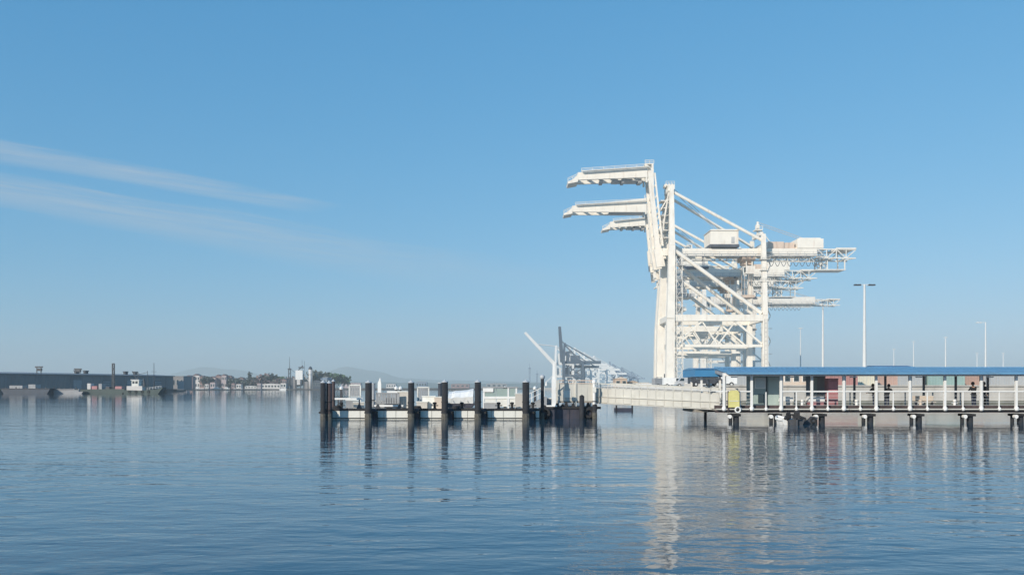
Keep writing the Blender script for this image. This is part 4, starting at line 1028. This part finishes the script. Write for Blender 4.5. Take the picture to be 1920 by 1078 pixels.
MB().box(s0 - .1, s1 + .1, -.1, 2.1, H0, H0 + .09).build('roof', M_GREY, sh_)
MB().box(s0, s1, -.07, .05, HM - .05, HM + .12).build('sill', M_WHITE, sh_)
M_GLZ = mat('sea_green_glass', (0.30, 0.38, 0.36), 0.12, 0.08, .8)
for k, (a, c) in enumerate(((909, 930), (931, 951), (955, 966))):
    MB().box(X(a, 70.5), X(c, 70.5), -.01, .01, HM + .12, H0 - .06).build('glass_pane', M_GLZ, sh_)
    MB().box(X(a, 70.5), X(c, 70.5), -.012, .012, .12, HM - .06).build('lower_panel', M_CREAM, sh_)
MB().box(s0 - .02, X(925, 70.5), -.11, -.075, H0 - .32, H0 - .02).build('sign_panel', M_WHITE, sh_)
for px, lab in ((640, 'dark cleat post under the first white barrier'), (935, 'black mooring post in front of the shelter, left one'), (960, 'black mooring post in front of the shelter, right one'), (999, 'black mooring post just right of the sixth pile'), (815, 'black mooring post left of the fourth pile'), (768, 'black mooring post beside the third pile'), (866, 'black mooring post in front of the covered boat')):
    mpst = thing('mooring_post', lab, 'bollard', (X(px, 66.7), 66.7, FZ), 0, 'mooring posts along the float edge')
    MB().lathe((0, 0, 0), [(.20, 0), (.20, .04), (.10, .10), (.08, .34), (.15, .40), (.15, .50), (.05, .54)], 10).build('post', M_RUBBER, mpst)
    MB().tube((-.26, 0, .28), (.26, 0, .28), .04, n=6).build('cross_bar', M_RUBBER, mpst)
sg = thing('pale_signboard', 'narrow white signboard standing right of the second pile', 'sign', (X(711.5, 72), 72, FZ))
MB().prism([(-.14, .9), (.14, .9), (.14, 1.9), (.05, 2.42), (-.14, 1.95)], 'y', -.03, .03).build('board', M_WHITE, sg); MB().beam((0, .05, 0), (0, .05, .95), .07, .07).build('post', M_DARK, sg)
bn = thing('storage_bin', 'yellowish storage bin on the float beside the fourth pile', 'bin', (X(823, 68.5), 68.5, FZ))
MB().prism([(-.28, 0), (.28, 0), (.33, .85), (-.33, .85)], 'y', -.3, .3).build('body', M_TANL, bn); MB().box(-.36, .36, -.33, .33, .85, .93).build('lid', M_CREAM, bn)
for px, lab in ((743, 'tall dark lamp pedestal left of the third pile'), (751, 'second dark lamp pedestal left of the third pile'), (1003, 'dark lamp pedestal between the sixth pile and the thin pile'), (947, 'dark lamp pedestal behind the shelter'), (640, 'dark lamp pedestal right of the first pile')):
    ps = thing('power_pedestal', lab, 'pedestal', (X(px, 72.0), 72.0, FZ), 0, 'power pedestals on the float')
    MB().beam((0, 0, 0), (0, 0, 1.45), .22, .22, .16, .16).build('column', M_DARK, ps)
    MB().lathe((0, 0, 1.45), [(.14, 0), (.16, .15), (.04, .26)], 8).build('lamp', M_WHITE, ps)
gt = thing('ramp_trolley', 'grey wheeled ramp standing between the thin pile and the sixth pile', 'ramp', (X(1005, 68.6), 68.6, FZ))
MB().prism([(-.9, .1), (.8, .1), (.8, .9), (.6, .9)], 'y', -.5, .5).build('ramp', M_GREY, gt)
for x in (-.6, .6): MB().tube((x, -.55, .15), (x, .55, .15), .15, n=10).build('wheel', M_RUBBER, gt)
rail_ = MB(); rail(rail_, (.6, -.5, .9), (-.8, -.5, .2), .8, .5, .05); rail_.build('handrail', M_WHITE, gt)
# low planter fringe and coiled lines along the deck edge
for px, lab in ((632, 'coil of dark rope at the left end of the float'), (783, 'coil of dark rope right of the third pile'), (854, 'coil of dark rope under the covered boat')):
    cl = MB()
    for k in range(3): cl.hoop((X(px, 66.6), 66.6, FZ + .06 + k * .08), .28 - k * .04, .05, 'z')
    tag(cl.build('rope_coil', M_RUBBER), lab, 'rope', 'rope coils on the float')
for px, d_, w_, h_, m_, lab in ((716, 69.5, .5, .55, M_GREY, 'grey gear crate behind the low white barrier, left one'), (735, 69.2, .45, .75, M_DARK, 'dark gear crate behind the low white barrier'), (759, 69.4, .5, 1.25, M_CONC, 'tall pale locker left of the third pile'),
        (792, 68.4, .4, .5, M_CONC, 'small pale crate before the lattice screen'), (806, 68.8, .5, .9, M_CREAM, 'cream locker right of the lattice screen'), (660, 69, .45, .6, M_GREY, 'grey crate under the first white barrier'), (673, 68.6, .4, .45, M_CONC, 'pale crate left of the second pile'),
        (975, 69, .35, 1.1, M_CONC, 'slim pale locker left of the sixth pile'), (920, 68.2, .5, .45, M_GREY, 'grey crate before the shelter'), (1028, 69.4, .4, .6, M_GREY, 'grey crate at the foot of the white mast')):
    cr_ = thing('gear_crate', lab, 'crate', (X(px, d_), d_, FZ if px < 1012 else PZ), random.uniform(-.2, .2), 'crates and lockers on the float')
    MB().box(-w_, w_, -.35, .35, .05, h_).build('body', m_, cr_); MB().box(-w_ - .04, w_ + .04, -.39, .39, h_, h_ + .07).build('lid', M_CREAM if m_ is not M_DARK else M_GREY, cr_)
    for x in (-w_ * .8, w_ * .8): MB().box(x - .05, x + .05, -.3, .3, 0, .05).build('foot', M_RUBBER, cr_)
# mooring piles: front row
def mooring_pile(px, d, ptop, r, label, m=M_PILE, cap='cone', capm=M_CAP):
    root = thing('mooring_pile', label, 'pile', (X(px, d), d, 0), 0, 'mooring piles along the floating dock')
    zt = Z(ptop, d)
    smooth(MB().tube((0, 0, -.9), (0, 0, zt - .10), r, r * .96, 14).build('shaft', m, root))
    if cap == 'cone': MB().lathe((0, 0, zt - .10), [(r * 1.03, -.04), (r * 1.03, .0), (r * .55, .07), (.02, .16)], 14).build('cap', capm, root)
    elif cap == 'ball': smooth(MB().lathe((0, 0, zt - .1), [(.05, -.04), (.16, .04), (.20, .16), (.15, .28), (.03, .33)], 12).build('cap', capm, root))
    else: MB().lathe((0, 0, zt - .10), [(r * 1.04, -.02), (r * 1.04, .04), (.02, .06)], 12).build('cap', capm, root)
    MB().lathe((0, 0, -.3), [(r * 1.03, 0), (r * 1.10, .3), (r * 1.07, .48), (r * 1.11, .6), (r * 1.01, .78)], 9).build('barnacle_crust', M_CRUST, root)
    for zb_, hh in ((.62, .13), (1.25, .08)):
        MB().lathe((0, 0, zb_), [(r * 1.06, 0), (r * 1.06, hh)], 14).build('band', M_RUBBER, root)
    return root
P = mooring_pile
P(606, 64.6, 714, .20, 'outermost dark pile at the left end of the float')
P(617, 64.9, 715, .21, 'brown timber pile, right one of the pair at the left end', M_PILEBROWN)
P(691, 65.0, 714, .25, 'dark pile with flat pale top, second along the float from the left')
P(771, 65.0, 714, .23, 'dark pile between the lattice screen and the low barrier')
P(834, 65.0, 713, .24, 'dark pile with white cone, left of the covered boat')
P(896, 65.0, 713, .24, 'dark pile with white cone, between covered boat and shelter')
P(986, 65.0, 713, .26, 'dark pile with white cone, right of the shelter')
P(1017, 66.5, 708, .13, 'thin dark pile with a white ball on top', cap='ball')
P(700, 73.6, 717, .16, 'slim grey rear pile right of the second pile', M_GREY, 'flat')
P(825, 73.6, 716, .17, 'slim dark rear pile left of the fourth pile', M_DARK, 'flat')
P(625, 73.6, 712, .15, 'slim pale rear pile behind the pair at the left end', M_PILEBROWN, 'cone')
P(1115, 67.6, 757, .17, 'stub pile at the right end of the dark pontoon', M_PILE, 'flat', M_RUBBER)
# pile guides (hoops fixed to the float)
for px, lab in ((613, 'the left end pair of piles'), (698, 'the second pile'), (778, 'the third pile by the lattice screen'), (841, 'the pile left of the covered boat'), (904, 'the pile left of the shelter'), (994, 'the pile right of the shelter')):
    g_ = thing('pile_guide', 'dark pile guide block on the float beside ' + lab, 'pile guide', (X(px, 65.6), 65.6, 0), 0, 'dark pile guides on the float face')
    MB().box(-.22, .26, -.1, .32, .0, .80).build('block', M_NAVY, g_)
    MB().tube((.32, -.02, -.2), (.32, -.02, .62), .09, n=8).build('roller', M_RUBBER, g_)
    MB().box(-.5, .3, -.45, -.25, .45, .60).build('bracket', M_RUBBER, g_)

# ------------------------------------------------------------------ far left: warehouse, barges, tug
A, Bq = Vector((X(-120, 352), 352, 1.2)), Vector((X(326, 462), 462, 1.2))
wd = Bq - A; wl = Vector((wd.x, wd.y, 0)).length; ang = math.atan2(wd.y, wd.x)
wh = thing('warehouse', 'long dark grey waterfront warehouse in shade at the left', 'warehouse', A, ang)
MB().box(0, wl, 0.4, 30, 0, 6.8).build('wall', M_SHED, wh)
for k in range(int(wl / 3.2)):
    x = k * 3.2 + .05
    MB().box(x, x + 3.1, .28, .397, .6, 6.7).build('wall_panel', M_SHED, wh)
    MB().box(x + 1.45, x + 1.65, .2, .278, .6, 6.7).build('rib', M_SHED, wh)
MB().prism([(-.3, 6.8), (30.5, 6.8), (30.5, 7.3), (15, 8.0), (-.3, 7.2)], 'x', -.5, wl + .5).build('roof', M_SHEDR, wh)
for k, x in enumerate((62, 78, 92, 109, 124)):
    f = MB().box(x, x + 4.4, .1, .19, .3, 4.6).build('roller_door', M_DARK if k % 2 else M_GREY, wh)
    for j in range(4): MB().box(x + .1, x + 4.3, .06, .098, .6 + j, 1.3 + j).build('slat', M_GREY, f)
for x in (70, 75, 98, 104):
    vt = MB().box(x, x + 1.6, 8, 9.4, 7.2, 8.8).build('roof_vent', M_DARK, wh); MB().box(x - .2, x + 1.8, 7.8, 9.6, 8.8, 9.2).build('vent_hood', M_DARK, vt)
MB().box(0, wl, -2.2, .05, 0, .5).build('apron', M_SHORE, wh)
low = building('annex_shed', 'low grey annex continuing right of the long warehouse', 'shed', 322, 344, 520, 8.8, 1.2, 14, M_SHED, M_SHEDR, nwin=3)

def barge(px0, px1, d, label, m, fb=1.6, cargo=True, rake=1.5):
    x0, x1 = X(px0, d), X(px1, d); L = x1 - x0
    root = thing('barge', label, 'barge', ((x0 + x1) / 2, d, 0), 0, 'barges moored along the warehouse')
    MB().prism([(-L / 2 + rake, -.4), (L / 2 - rake, -.4), (L / 2, fb), (-L / 2, fb)], 'y', -3.5, 3.5).build('hull', m, root)
    MB().box(-L / 2 + .2, L / 2 - .2, -3.54, -3.502, fb - .35, fb - .15).build('rub_rail', M_RUBBER, root)
    for k in range(5):
        x = -L / 2 + L * (k + .5) / 5; MB().box(x - .15, x + .15, -3.2, -2.8, fb, fb + .5).build('bitt', M_DARK, root)
    if cargo: MB().box(-L * .36, -L * .1, -2, 2, fb, fb + 1.1).box(L * .02, L * .16, -2, 2, fb, fb + 1.5).build('deck_cargo', M_GREY, root)
    return root
barge(10, 103, 348, 'dark blue barge moored at the far left below the warehouse', M_HULL, 2.1)
barge(104, 155, 352, 'pale grey barge between two dark barges', M_BARGE, 1.9, False)
gp = thing('deck_crane_barge', 'dark green barge carrying a tall spud mast in front of the warehouse', 'barge', (X(197, 350), 350, 0))
L2 = X(242, 350) - X(155, 350)
MB().prism([(-L2 / 2 + 1, -.4), (L2 / 2 - 1.2, -.4), (L2 / 2, 1.9), (-L2 / 2, 1.7)], 'y', -3.2, 3.2).build('hull', M_HULLG, gp)
sp = MB(); truss(sp, (3.2, 0, 1.8), (3.2, 0, 11.8), .7, .7, 9, .16); sp.build('spud_mast', M_DARK, gp)
MB().box(-6.2, -4.9, -1.5, 1.5, 1.8, 4.0).build('white_cabin', M_PALE, gp)
MB().box(-1.8, -.6, -1.5, 1.5, 1.8, 3.9).build('white_locker', M_GREY, gp)
MB().box(-4.4, -2.4, -1.6, 1.6, 1.8, 3.0).box(4.5, 7, -1.4, 1.4, 1.8, 2.9).build('deck_gear', M_RED, gp)
MB().box(.8, 2.2, -1.3, 1.3, 1.8, 2.8).build('winch', M_DARK, gp)

tug = thing('tugboat', 'dark hulled tugboat with white wheelhouse and thin masts', 'tugboat', (X(272, 346), 346, 0))
Lt = 15.2
MB().prism([(-Lt / 2 + .4, -.4), (Lt / 2 - 2.2, -.4), (Lt / 2, 2.5), (Lt / 2 - 2.5, 1.7), (-1, 1.3), (-Lt / 2, 1.5)], 'y', -2.1, 2.1).build('hull', M_HULLG, tug)
dh = MB().box(-6.4, -.5, -1.5, 1.5, 1.3, 3.0).build('deckhouse', M_PALE, tug)
wh2 = MB().prism([(-4.6, 3.0), (-2.0, 3.0), (-1.8, 5.2), (-4.6, 5.2)], 'y', -1.3, 1.3).build('wheelhouse', M_CREAM, tug)
MB().box(-4.3, -3.5, -1.33, -1.29, 3.9, 4.8).box(-3.2, -2.3, -1.33, -1.29, 3.9, 4.8).build('wheelhouse_window', M_GLASS, wh2)
MB().box(-4.9, -1.6, -1.6, 1.6, 5.2, 5.45).build('roof', M_WHITE, tug)
MB().tube((-.2, 0, 2.8), (-.4, 0, 5.6), .55, .45, 10).build('funnel', M_DARK, tug)
MB().tube((3.4, 0, 1.4), (3.4, 0, 11.8), .16, .08, 6).beam((2.4, 0, 8.5), (4.4, 0, 8.5), .08, .08).build('mast', M_DARK, tug)
MB().tube((1.0, 0, 1.4), (.9, 0, 8.8), .14, .08, 6).beam((.9, 0, 8.2), (-2.8, 0, 7.4), .14, .14).build('derrick', M_DARK, tug)
MB().beam((-3, 0, 5.4), (-5, 0, 8.6), .18, .18).beam((-5, 0, 8.6), (-2.4, 0, 7.9), .14, .14).beam((-3, 0, 5.4), (-2.4, 0, 7.9), .12, .12).build('radar_frame', M_DARK, tug)
rl = MB(); rail(rl, (1.5, -1.9, 1.4), (6.6, -1.2, 2.2), .9, 1.0, .07); rl.build('bow_rail', M_WHITE, tug)
for k in range(4): MB().hoop((-5 + k * 2.4, -2.22, .8), .4, .15, 'y').build('tyre_fender', M_RUBBER, tug)
wb = thing('harbour_launch', 'small grey launch moored in front of the warehouse left of the green barge', 'boat', (X(146, 344), 344, 0))
MB().prism([(-2.2, -.2), (1.6, -.2), (2.4, .9), (-2.3, .8)], 'y', -.9, .9).build('hull', M_BARGE, wb)
MB().box(-1.2, .6, -.7, .7, .82, 2.0).build('cabin', M_GREY, wb); MB().box(-1.0, .4, -.73, -.69, 1.5, 2.0).build('window', M_GLASS, wb)
for px, top, lab in ((73, 688, 'dark rooftop hoist frame on the left part of the warehouse'), (146, 692, 'small rooftop hoist frame on the middle of the warehouse roof')):
    d_ = 385; z0_ = Z(701, d_)
    rt = thing('rooftop_hoist', lab, 'hoist', (X(px, d_), d_, 8.35), 0, 'hoist frames on the warehouse roof'); hh = Z(top, d_) - 8.35
    for x in (-.9, .9): MB().beam((x, 0, 0), (x, 0, hh), .3, .3).build('leg', M_DARK, rt)
    MB().beam((-1.6, 0, hh), (1.6, 0, hh), .4, .6).build('head', M_DARK, rt); MB().box(-.5, 1.2, -.5, .5, hh * .4, hh * .8).build('motor', M_DARK, rt)

# ------------------------------------------------------------------ far shore: houses, trees, moored yachts, plant
def house(px0, px1, d, ptop, label, wall, gable, nw=3, st=2, cat='house', nm='waterfront_house', group='houses along the far shore'):
    return building(nm, label, cat, px0, px1, d, Z(ptop, d), 1.2, 9, wall, M_ROOF, group, nw, gable, st)
hs_ = [
    (338, 350, 905, 709, M_PINK, 1.5, 'pale pink house at the left end of the far row'),
    (346, 361, 930, 706, M_BRICK, 1.5, 'reddish house with brown roof beside the pale pink house'),
    (361, 374, 985, 704, M_PALE, 2.0, 'pale house with tall gable in the left part of the far row'),
    (374, 384, 980, 707, M_BRICK, 1.8, 'narrow reddish house left of the dark tree clump'),
    (392, 404, 985, 708, M_PINK, 1.6, 'pink house just right of the dark tree clump'),
    (404, 414, 990, 705, M_BRICK, 1.8, 'reddish house with high roof in the middle of the far row'),
    (415, 424, 985, 704, M_PINK, 1.6, 'pink house with three storeys in the middle of the far row'),
    (424, 434, 990, 706, M_BRICK, 1.4, 'reddish house at the right end of the far row'),
]
for a, c, d, pt, wl_, gb_, lab in hs_: house(a, c, d, pt, lab, wl_, gb_)
building('boat_shed', 'low white boat shed on the far shore under bare trees', 'shed', 459, 481, 985, Z(724, 985), 1.2, 8, M_PALE, M_WHITE, 'white sheds on the far shore', 4, .5)
building('boat_shed', 'larger low white boat shed left of the industrial plant', 'shed', 490, 525, 985, Z(720, 985), 1.2, 8, M_PALE, M_WHITE, 'white sheds on the far shore', 6, .6)
for px0, px1, lab in ((352, 384, 'white yacht hull moored under the pale gabled house'), (398, 416, 'small white yacht moored under the pink house'), (420, 432, 'tiny white yacht at the right end of the houses'), (302, 314, 'white launch moored right of the tugboat')):
    d_ = 962; x0, x1 = X(px0, d_), X(px1, d_); L_ = x1 - x0
    yt = thing('moored_yacht', lab, 'yacht', ((x0 + x1) / 2, d_, 0), 0, 'white yachts along the far shore')
    MB().prism([(-L_ / 2 + .5, -.2), (L_ / 2 - 1.8, -.2), (L_ / 2, 1.9), (-L_ / 2, 1.6)], 'y', -1.6, 1.6).build('hull', M_WHITE, yt)
    MB().prism([(-L_ * .3, 1.6), (L_ * .15, 1.7), (L_ * .08, 3.2), (-L_ * .3, 3.2)], 'y', -1.2, 1.2).build('cabin', M_WHITE, yt)
    MB().box(-L_ * .26, L_ * .06, -1.23, -1.19, 2.2, 2.8).build('window', M_GLASS, yt)
    MB().tube((L_ * .1, 0, 1.7), (L_ * .1, 0, 9.5 if px1 - px0 > 15 else 7), .09, .05, 5).build('mast', M_GALV, yt)

def tree_meshes(seed, h, w, leafm, n=260, ls=1.0, tall=False):
    rnd = random.Random(seed)
    tr = MB().tube((0, 0, 0), (rnd.uniform(-.2, .2), 0, h * .45), h * .028, h * .016, 7)
    limbs = []
    for k in range(6):
        a = rnd.uniform(0, 2 * PI); z0 = h * rnd.uniform(.25, .5); rr = w * rnd.uniform(.25, .42); z1 = z0 + h * rnd.uniform(.15, .38)
        tr.tube((0, 0, z0), (math.cos(a) * rr, math.sin(a) * rr, z1), h * .013, h * .004, 5); limbs.append((math.cos(a) * rr, math.sin(a) * rr, z1))
    limbs += [(0, 0, h * .78), (w * .1, 0, h * .62)]
    cr = MB()
    for k in range(n):
        c = rnd.choice(limbs); s_ = w * (.20 if not tall else .15)
        p = Vector((rnd.gauss(c[0], s_), rnd.gauss(c[1], s_), min(h, max(h * .18, rnd.gauss(c[2], h * .11)))))
        q = Matrix.Rotation(rnd.uniform(0, PI), 3, Vector((rnd.uniform(-1, 1), rnd.uniform(-1, 1), rnd.uniform(-1, 1))).normalized())
        e = ls * rnd.uniform(.5, 1.2)
        cr.add([p + q @ Vector(v) for v in ((-e, -e * .6, 0), (e * .7, -e, 0), (e, e * .5, 0), (-e * .4, e, 0))], [(0, 1, 2, 3)])
    return tr.mesh('trunk', M_BARK), cr.mesh('crown', leafm)
TV = {'dark': [tree_meshes(s_, 10, 7, M_LEAF) for s_ in (1, 2)], 'green': [tree_meshes(s_, 11, 9, M_LEAFG, 320) for s_ in (3, 4)],
      'brown': [tree_meshes(s_, 9, 8, M_LEAFR) for s_ in (5, 6)], 'tall': [tree_meshes(7, 12, 3.4, M_LEAF, 200, .7, True)]}
TL = {'dark': ('dark leafed tree', 'dark trees on the far shore'), 'green': ('green rounded tree', 'green trees on the far shore'), 'brown': ('brownish winter tree', 'brownish trees on the far shore'), 'tall': ('slim dark cypress like tree', 'slim dark trees on the far shore')}
def tree(px, d, h, kind, label):
    me = TV[kind]; a, c = me[random.randrange(len(me))]; base = {'dark': 10, 'green': 11, 'brown': 9, 'tall': 12}[kind]
    root = thing('shore_tree', label, 'tree', (X(px, d), d, 1.1), random.uniform(0, 6), TL[kind][1], h / base)
    inst('trunk', a, root, (0, 0, 0)); inst('crown', c, root, (0, 0, 0))
    return root
for px, d, h, k_, lab in (
    (306, 560, 7.5, 'dark', 'dark tree at the right end of the warehouse'), (316, 580, 8.5, 'dark', 'dark tree next to the grey annex shed'), (327, 640, 7.5, 'brown', 'brownish tree behind the annex shed'),
    (336, 880, 11, 'brown', 'brownish tree left of the first far houses'), (342, 992, 12, 'brown', 'brownish tree behind the pale pink house'), (354, 1000, 13, 'brown', 'brownish tree behind the reddish house'),
    (368, 1005, 12, 'brown', 'brownish tree behind the pale gabled house'), (384, 976, 13.5, 'dark', 'dark tree clump between two groups of houses'), (391, 978, 13, 'dark', 'right hand dark tree between the two groups of houses'),
    (408, 1010, 13, 'brown', 'brownish tree over the middle houses'), (420, 1010, 13.5, 'brown', 'brownish tree over the three storey pink house'), (434, 990, 11, 'dark', 'dark tree right of the last reddish house'),
    (441, 985, 9, 'dark', 'low dark tree left of the slim tree'), (449, 990, 11.5, 'dark', 'medium dark tree left of the slim tree'), (456, 990, 8.5, 'dark', 'low dark tree near the low white shed'),
    (467, 1000, 18.5, 'tall', 'slim dark tree standing above the low white shed'), (478, 1000, 12, 'dark', 'dark tree right of the slim tree'), (486, 1000, 11, 'brown', 'brownish tree between the two white sheds'),
    (497, 1002, 16, 'brown', 'high brownish tree over the larger white shed'), (507, 1004, 17, 'dark', 'high dark tree over the larger white shed'), (517, 1002, 12, 'brown', 'lower brownish tree at the right of the larger white shed'),
    (526, 1002, 9, 'dark', 'small dark tree left of the thin lattice tower'), (600, 1005, 19, 'dark', 'dark tree right of the white silo'), (612, 1008, 18, 'dark', 'dark tree behind the outermost piles'),
    (590, 1000, 20, 'dark', 'tall dark tree close behind the white silo'), (632, 1000, 16.5, 'green', 'green tree just right of the outermost piles'), (645, 1003, 15, 'green', 'second green tree right of the outermost piles')):
    tree(px, d, h, k_, lab)

for k in range(34):
    px = 322 + k * 8.3 + random.uniform(-3, 3); d = 1030 + random.uniform(0, 55)
    kd = random.choice(('brown', 'brown', 'dark', 'dark', 'green'))
    tree(px, d, random.uniform(9.5, 14.5), kd, {'brown': 'brownish tree in the hazy belt behind the far houses', 'dark': 'dark tree in the hazy belt behind the far houses', 'green': 'greenish tree in the hazy belt behind the far houses'}[kd])
for k, (px, hgt_, lab) in enumerate(((333, 11, 'sailing yacht with bare mast left of the far houses'), (389, 12, 'sailing yacht moored under the dark tree clump'), (441, 10, 'sailing yacht moored right of the last reddish house'), (453, 12.5, 'sailing yacht moored left of the low white shed'), (486, 11, 'sailing yacht moored between the two white sheds'), (531, 13, 'sailing yacht moored close left of the lattice tower'))):
    yt = thing('sailing_yacht', lab, 'yacht', (X(px, 958), 958, 0), 0, 'sailing yachts along the far shore')
    MB().prism([(-3.5, -.2), (2.6, -.2), (4.0, 1.3), (-3.8, 1.1)], 'y', -1.2, 1.2).build('hull', M_WHITE if k % 2 else M_HULL, yt)
    MB().prism([(-1.8, 1.15), (1.0, 1.2), (.6, 1.9), (-1.6, 1.9)], 'y', -.8, .8).build('cabin', M_PALE, yt)
    MB().tube((.4, 0, 1.2), (.4, 0, hgt_), .14, .08, 6).build('mast', M_GREY, yt)
    MB().tube((.4, 0, 2.3), (-3.0, 0, 2.2), .22, .18, 6).build('boom', M_HULL, yt)
house(466, 478, 1012, 712, 'pinkish house behind the low white shed', M_PINK, 1.4)
house(436, 446, 1008, 711, 'pale house behind the low dark trees', M_PALE, 1.4)
house(526, 537, 1000, 712, 'reddish house left of the lattice tower', M_BRICK, 1.4)
house(446, 456, 1012, 709, 'reddish house behind the low dark trees', M_BRICK, 1.4)
for a, c, pt, wl_, lab in ((328, 337, 719, M_PALE, 'tiny pale boathouse at the left end of the shore strip'), (384, 391, 720, M_PALE, 'tiny white boathouse under the dark tree clump'), (394, 403, 717, M_PINK, 'tiny pink boathouse before the pink house'),
        (434, 440, 719, M_BRICK, 'tiny red boathouse right of the last reddish house'), (443, 452, 720, M_PALE, 'tiny white boathouse left of the slim dark tree'), (482, 489, 719, M_PINK, 'tiny pink boathouse between the two white sheds'), (526, 536, 718, M_PALE, 'tiny white boathouse beside the lattice tower')):
    building('boathouse', lab, 'boathouse', a, c, 966, Z(pt, 966), 1.2, 6, wl_, M_ROOF, 'small boathouses along the far shore', 2, .8)
D5 = 972
tw = thing('lattice_tower', 'thin dark lattice tower left of the white plant on the far shore', 'tower', (X(543, D5), D5, 1.1))
hh = Z(669, D5) - 1.1
o_ = MB(); truss(o_, (0, 0, 0), (0, 0, hh * .62), 2.2, 2.2, 9, .3); o_.tube((0, 0, hh * .6), (0, 0, hh), .35, .15, 6); o_.build('frame', M_DARK, tw)
MB().box(-1.6, 1.6, -1.4, 1.4, hh * .60, hh * .64).build('platform', M_DARK, tw)
MB().beam((-.6, 0, hh * .66), (5.5, 0, hh * .52), .3, .3).build('jib', M_DARK, tw)
pl = thing('processing_plant', 'white blocky plant tower on dark legs on the far shore', 'plant', (X(561, D5), D5, 1.1))
MB().box(-4.0, 3.6, 0, 6, 10, 20).build('upper_block', M_WHITE, pl); MB().box(-3.2, 1.6, .3, 5.8, 4.5, 10).build('lower_block', M_PALE, pl)
for x in (-3, 1.2, 4.5): MB().beam((x, .6, 0), (x, .6, 10), .7, .7).build('leg', M_DARK, pl)
MB().box(-10, -4.4, 1, 6, 0, 12).box(5, 9, 1, 6, 0, 8).build('dark_shed', M_SHED, pl)
MB().beam((-1.5, 2, 20), (3.6, 2, 25), .9, .9).box(-1, 4.4, .6, 4, 22.4, 23.6).beam((2.6, 2, 20), (2.6, 2, 31), .25, .25).beam((5.2, 2, 14), (5.2, 2, 30), .25, .25).build('conveyor_head', M_DARK, pl)
MB().beam((3.6, 2, 16), (12, 2, 6), 1.0, 1.0).build('conveyor', M_GREY, pl)
si = thing('silo', 'slender white silo with a dark cap right of the plant block', 'silo', (X(582, D5), D5, 1.1))
smooth(MB().tube((0, 0, 0), (0, 0, 21), 1.9, 1.9, 14).build('shell', M_PALE, si)); MB().lathe((0, 0, 21), [(2.2, 0), (2.2, .8), (1.4, 2.2), (.4, 3.4)], 14).build('cap', M_DARK, si)
MB().box(2.0, 2.4, -1.0, -.5, 0, 21).build('ladder', M_GREY, si); MB().lathe((0, 0, 15.2), [(2.05, 0), (2.05, .5)], 14).build('band', M_GREY, si)
building('boat_shed', 'blue grey shed between the silo and the outermost piles', 'shed', 587, 601, D5, Z(714, D5), 1.2, 8, M_HULL, M_SHEDR, 'dark sheds on the far shore', 3, .5)
building('boat_shed', 'blue shed with pale windows behind the outermost piles', 'shed', 601, 622, D5 + 20, Z(707, D5), 1.2, 8, M_FARG, M_SHEDR, 'dark sheds on the far shore', 4, .8)
# faint far things beyond the float
far2 = slab('far_spit', [(-420, 1700), (60, 1700), (60, 1900), (-700, 1900)], 2.0, M_SHORE, 'distant low spit of land beyond the floating dock')
for px0, px1, pt, m_, lab in ((780, 800, 716, M_FARG, 'distant blue shed on the far spit right of the third pile'), (846, 880, 720, M_BRICK, 'distant reddish shed on the far spit behind the covered boat'), (912, 950, 719, M_GREY, 'distant grey shed on the far spit behind the shelter'), (640, 676, 718, M_PINK, 'distant pink shed on the far spit left of the second pile'), (724, 742, 720, M_PALE, 'distant pale shed on the far spit left of the third pile')):
    building('distant_shed', lab, 'shed', px0, px1, 1720, Z(pt, 1720), 2.0, 20, m_, M_SHEDR, 'distant sheds on the far spit', 4, 1.0)
for px, pt, lab in ((993, 681, 'distant grey mast rising right behind the sixth pile'), (1007, 694, 'shorter distant grey mast left of the thin ball topped pile')):
    mm = thing('distant_mast', lab, 'mast', (X(px, 1710), 1710, 2.0), 0, 'distant masts on the far spit'); h_ = Z(pt, 1710) - 2
    o_ = MB(); truss(o_, (0, 0, 0), (0, 0, h_ * .8), 2.6, 2.6, 8, .55); o_.tube((0, 0, h_ * .8), (0, 0, h_), .5, .3, 6); o_.build('frame', M_FARG, mm)
    MB().box(-2.4, 2.4, -2.4, 2.4, h_ * .78, h_ * .82).build('platform', M_FARG, mm)

# ------------------------------------------------------------------ air
hz = MB().box(-6700, 6700, -260, 12000, -1.5, 215).build('haze', bpy.data.materials.new('haze'))
hm_ = hz.data.materials[0]; hm_.use_nodes = True; ht = hm_.node_tree; ht.nodes.clear()
vo = N(ht, 'ShaderNodeVolumePrincipled'); ho_ = N(ht, 'ShaderNodeOutputMaterial')
vo.inputs['Color'].default_value = (0.79, 0.88, 0.88, 1); vo.inputs['Density'].default_value = 0.00024; vo.inputs['Anisotropy'].default_value = 0.0
ht.links.new(vo.outputs[0], ho_.inputs['Volume'])
tag(hz, 'thin pale harbour haze', None, kind='stuff')
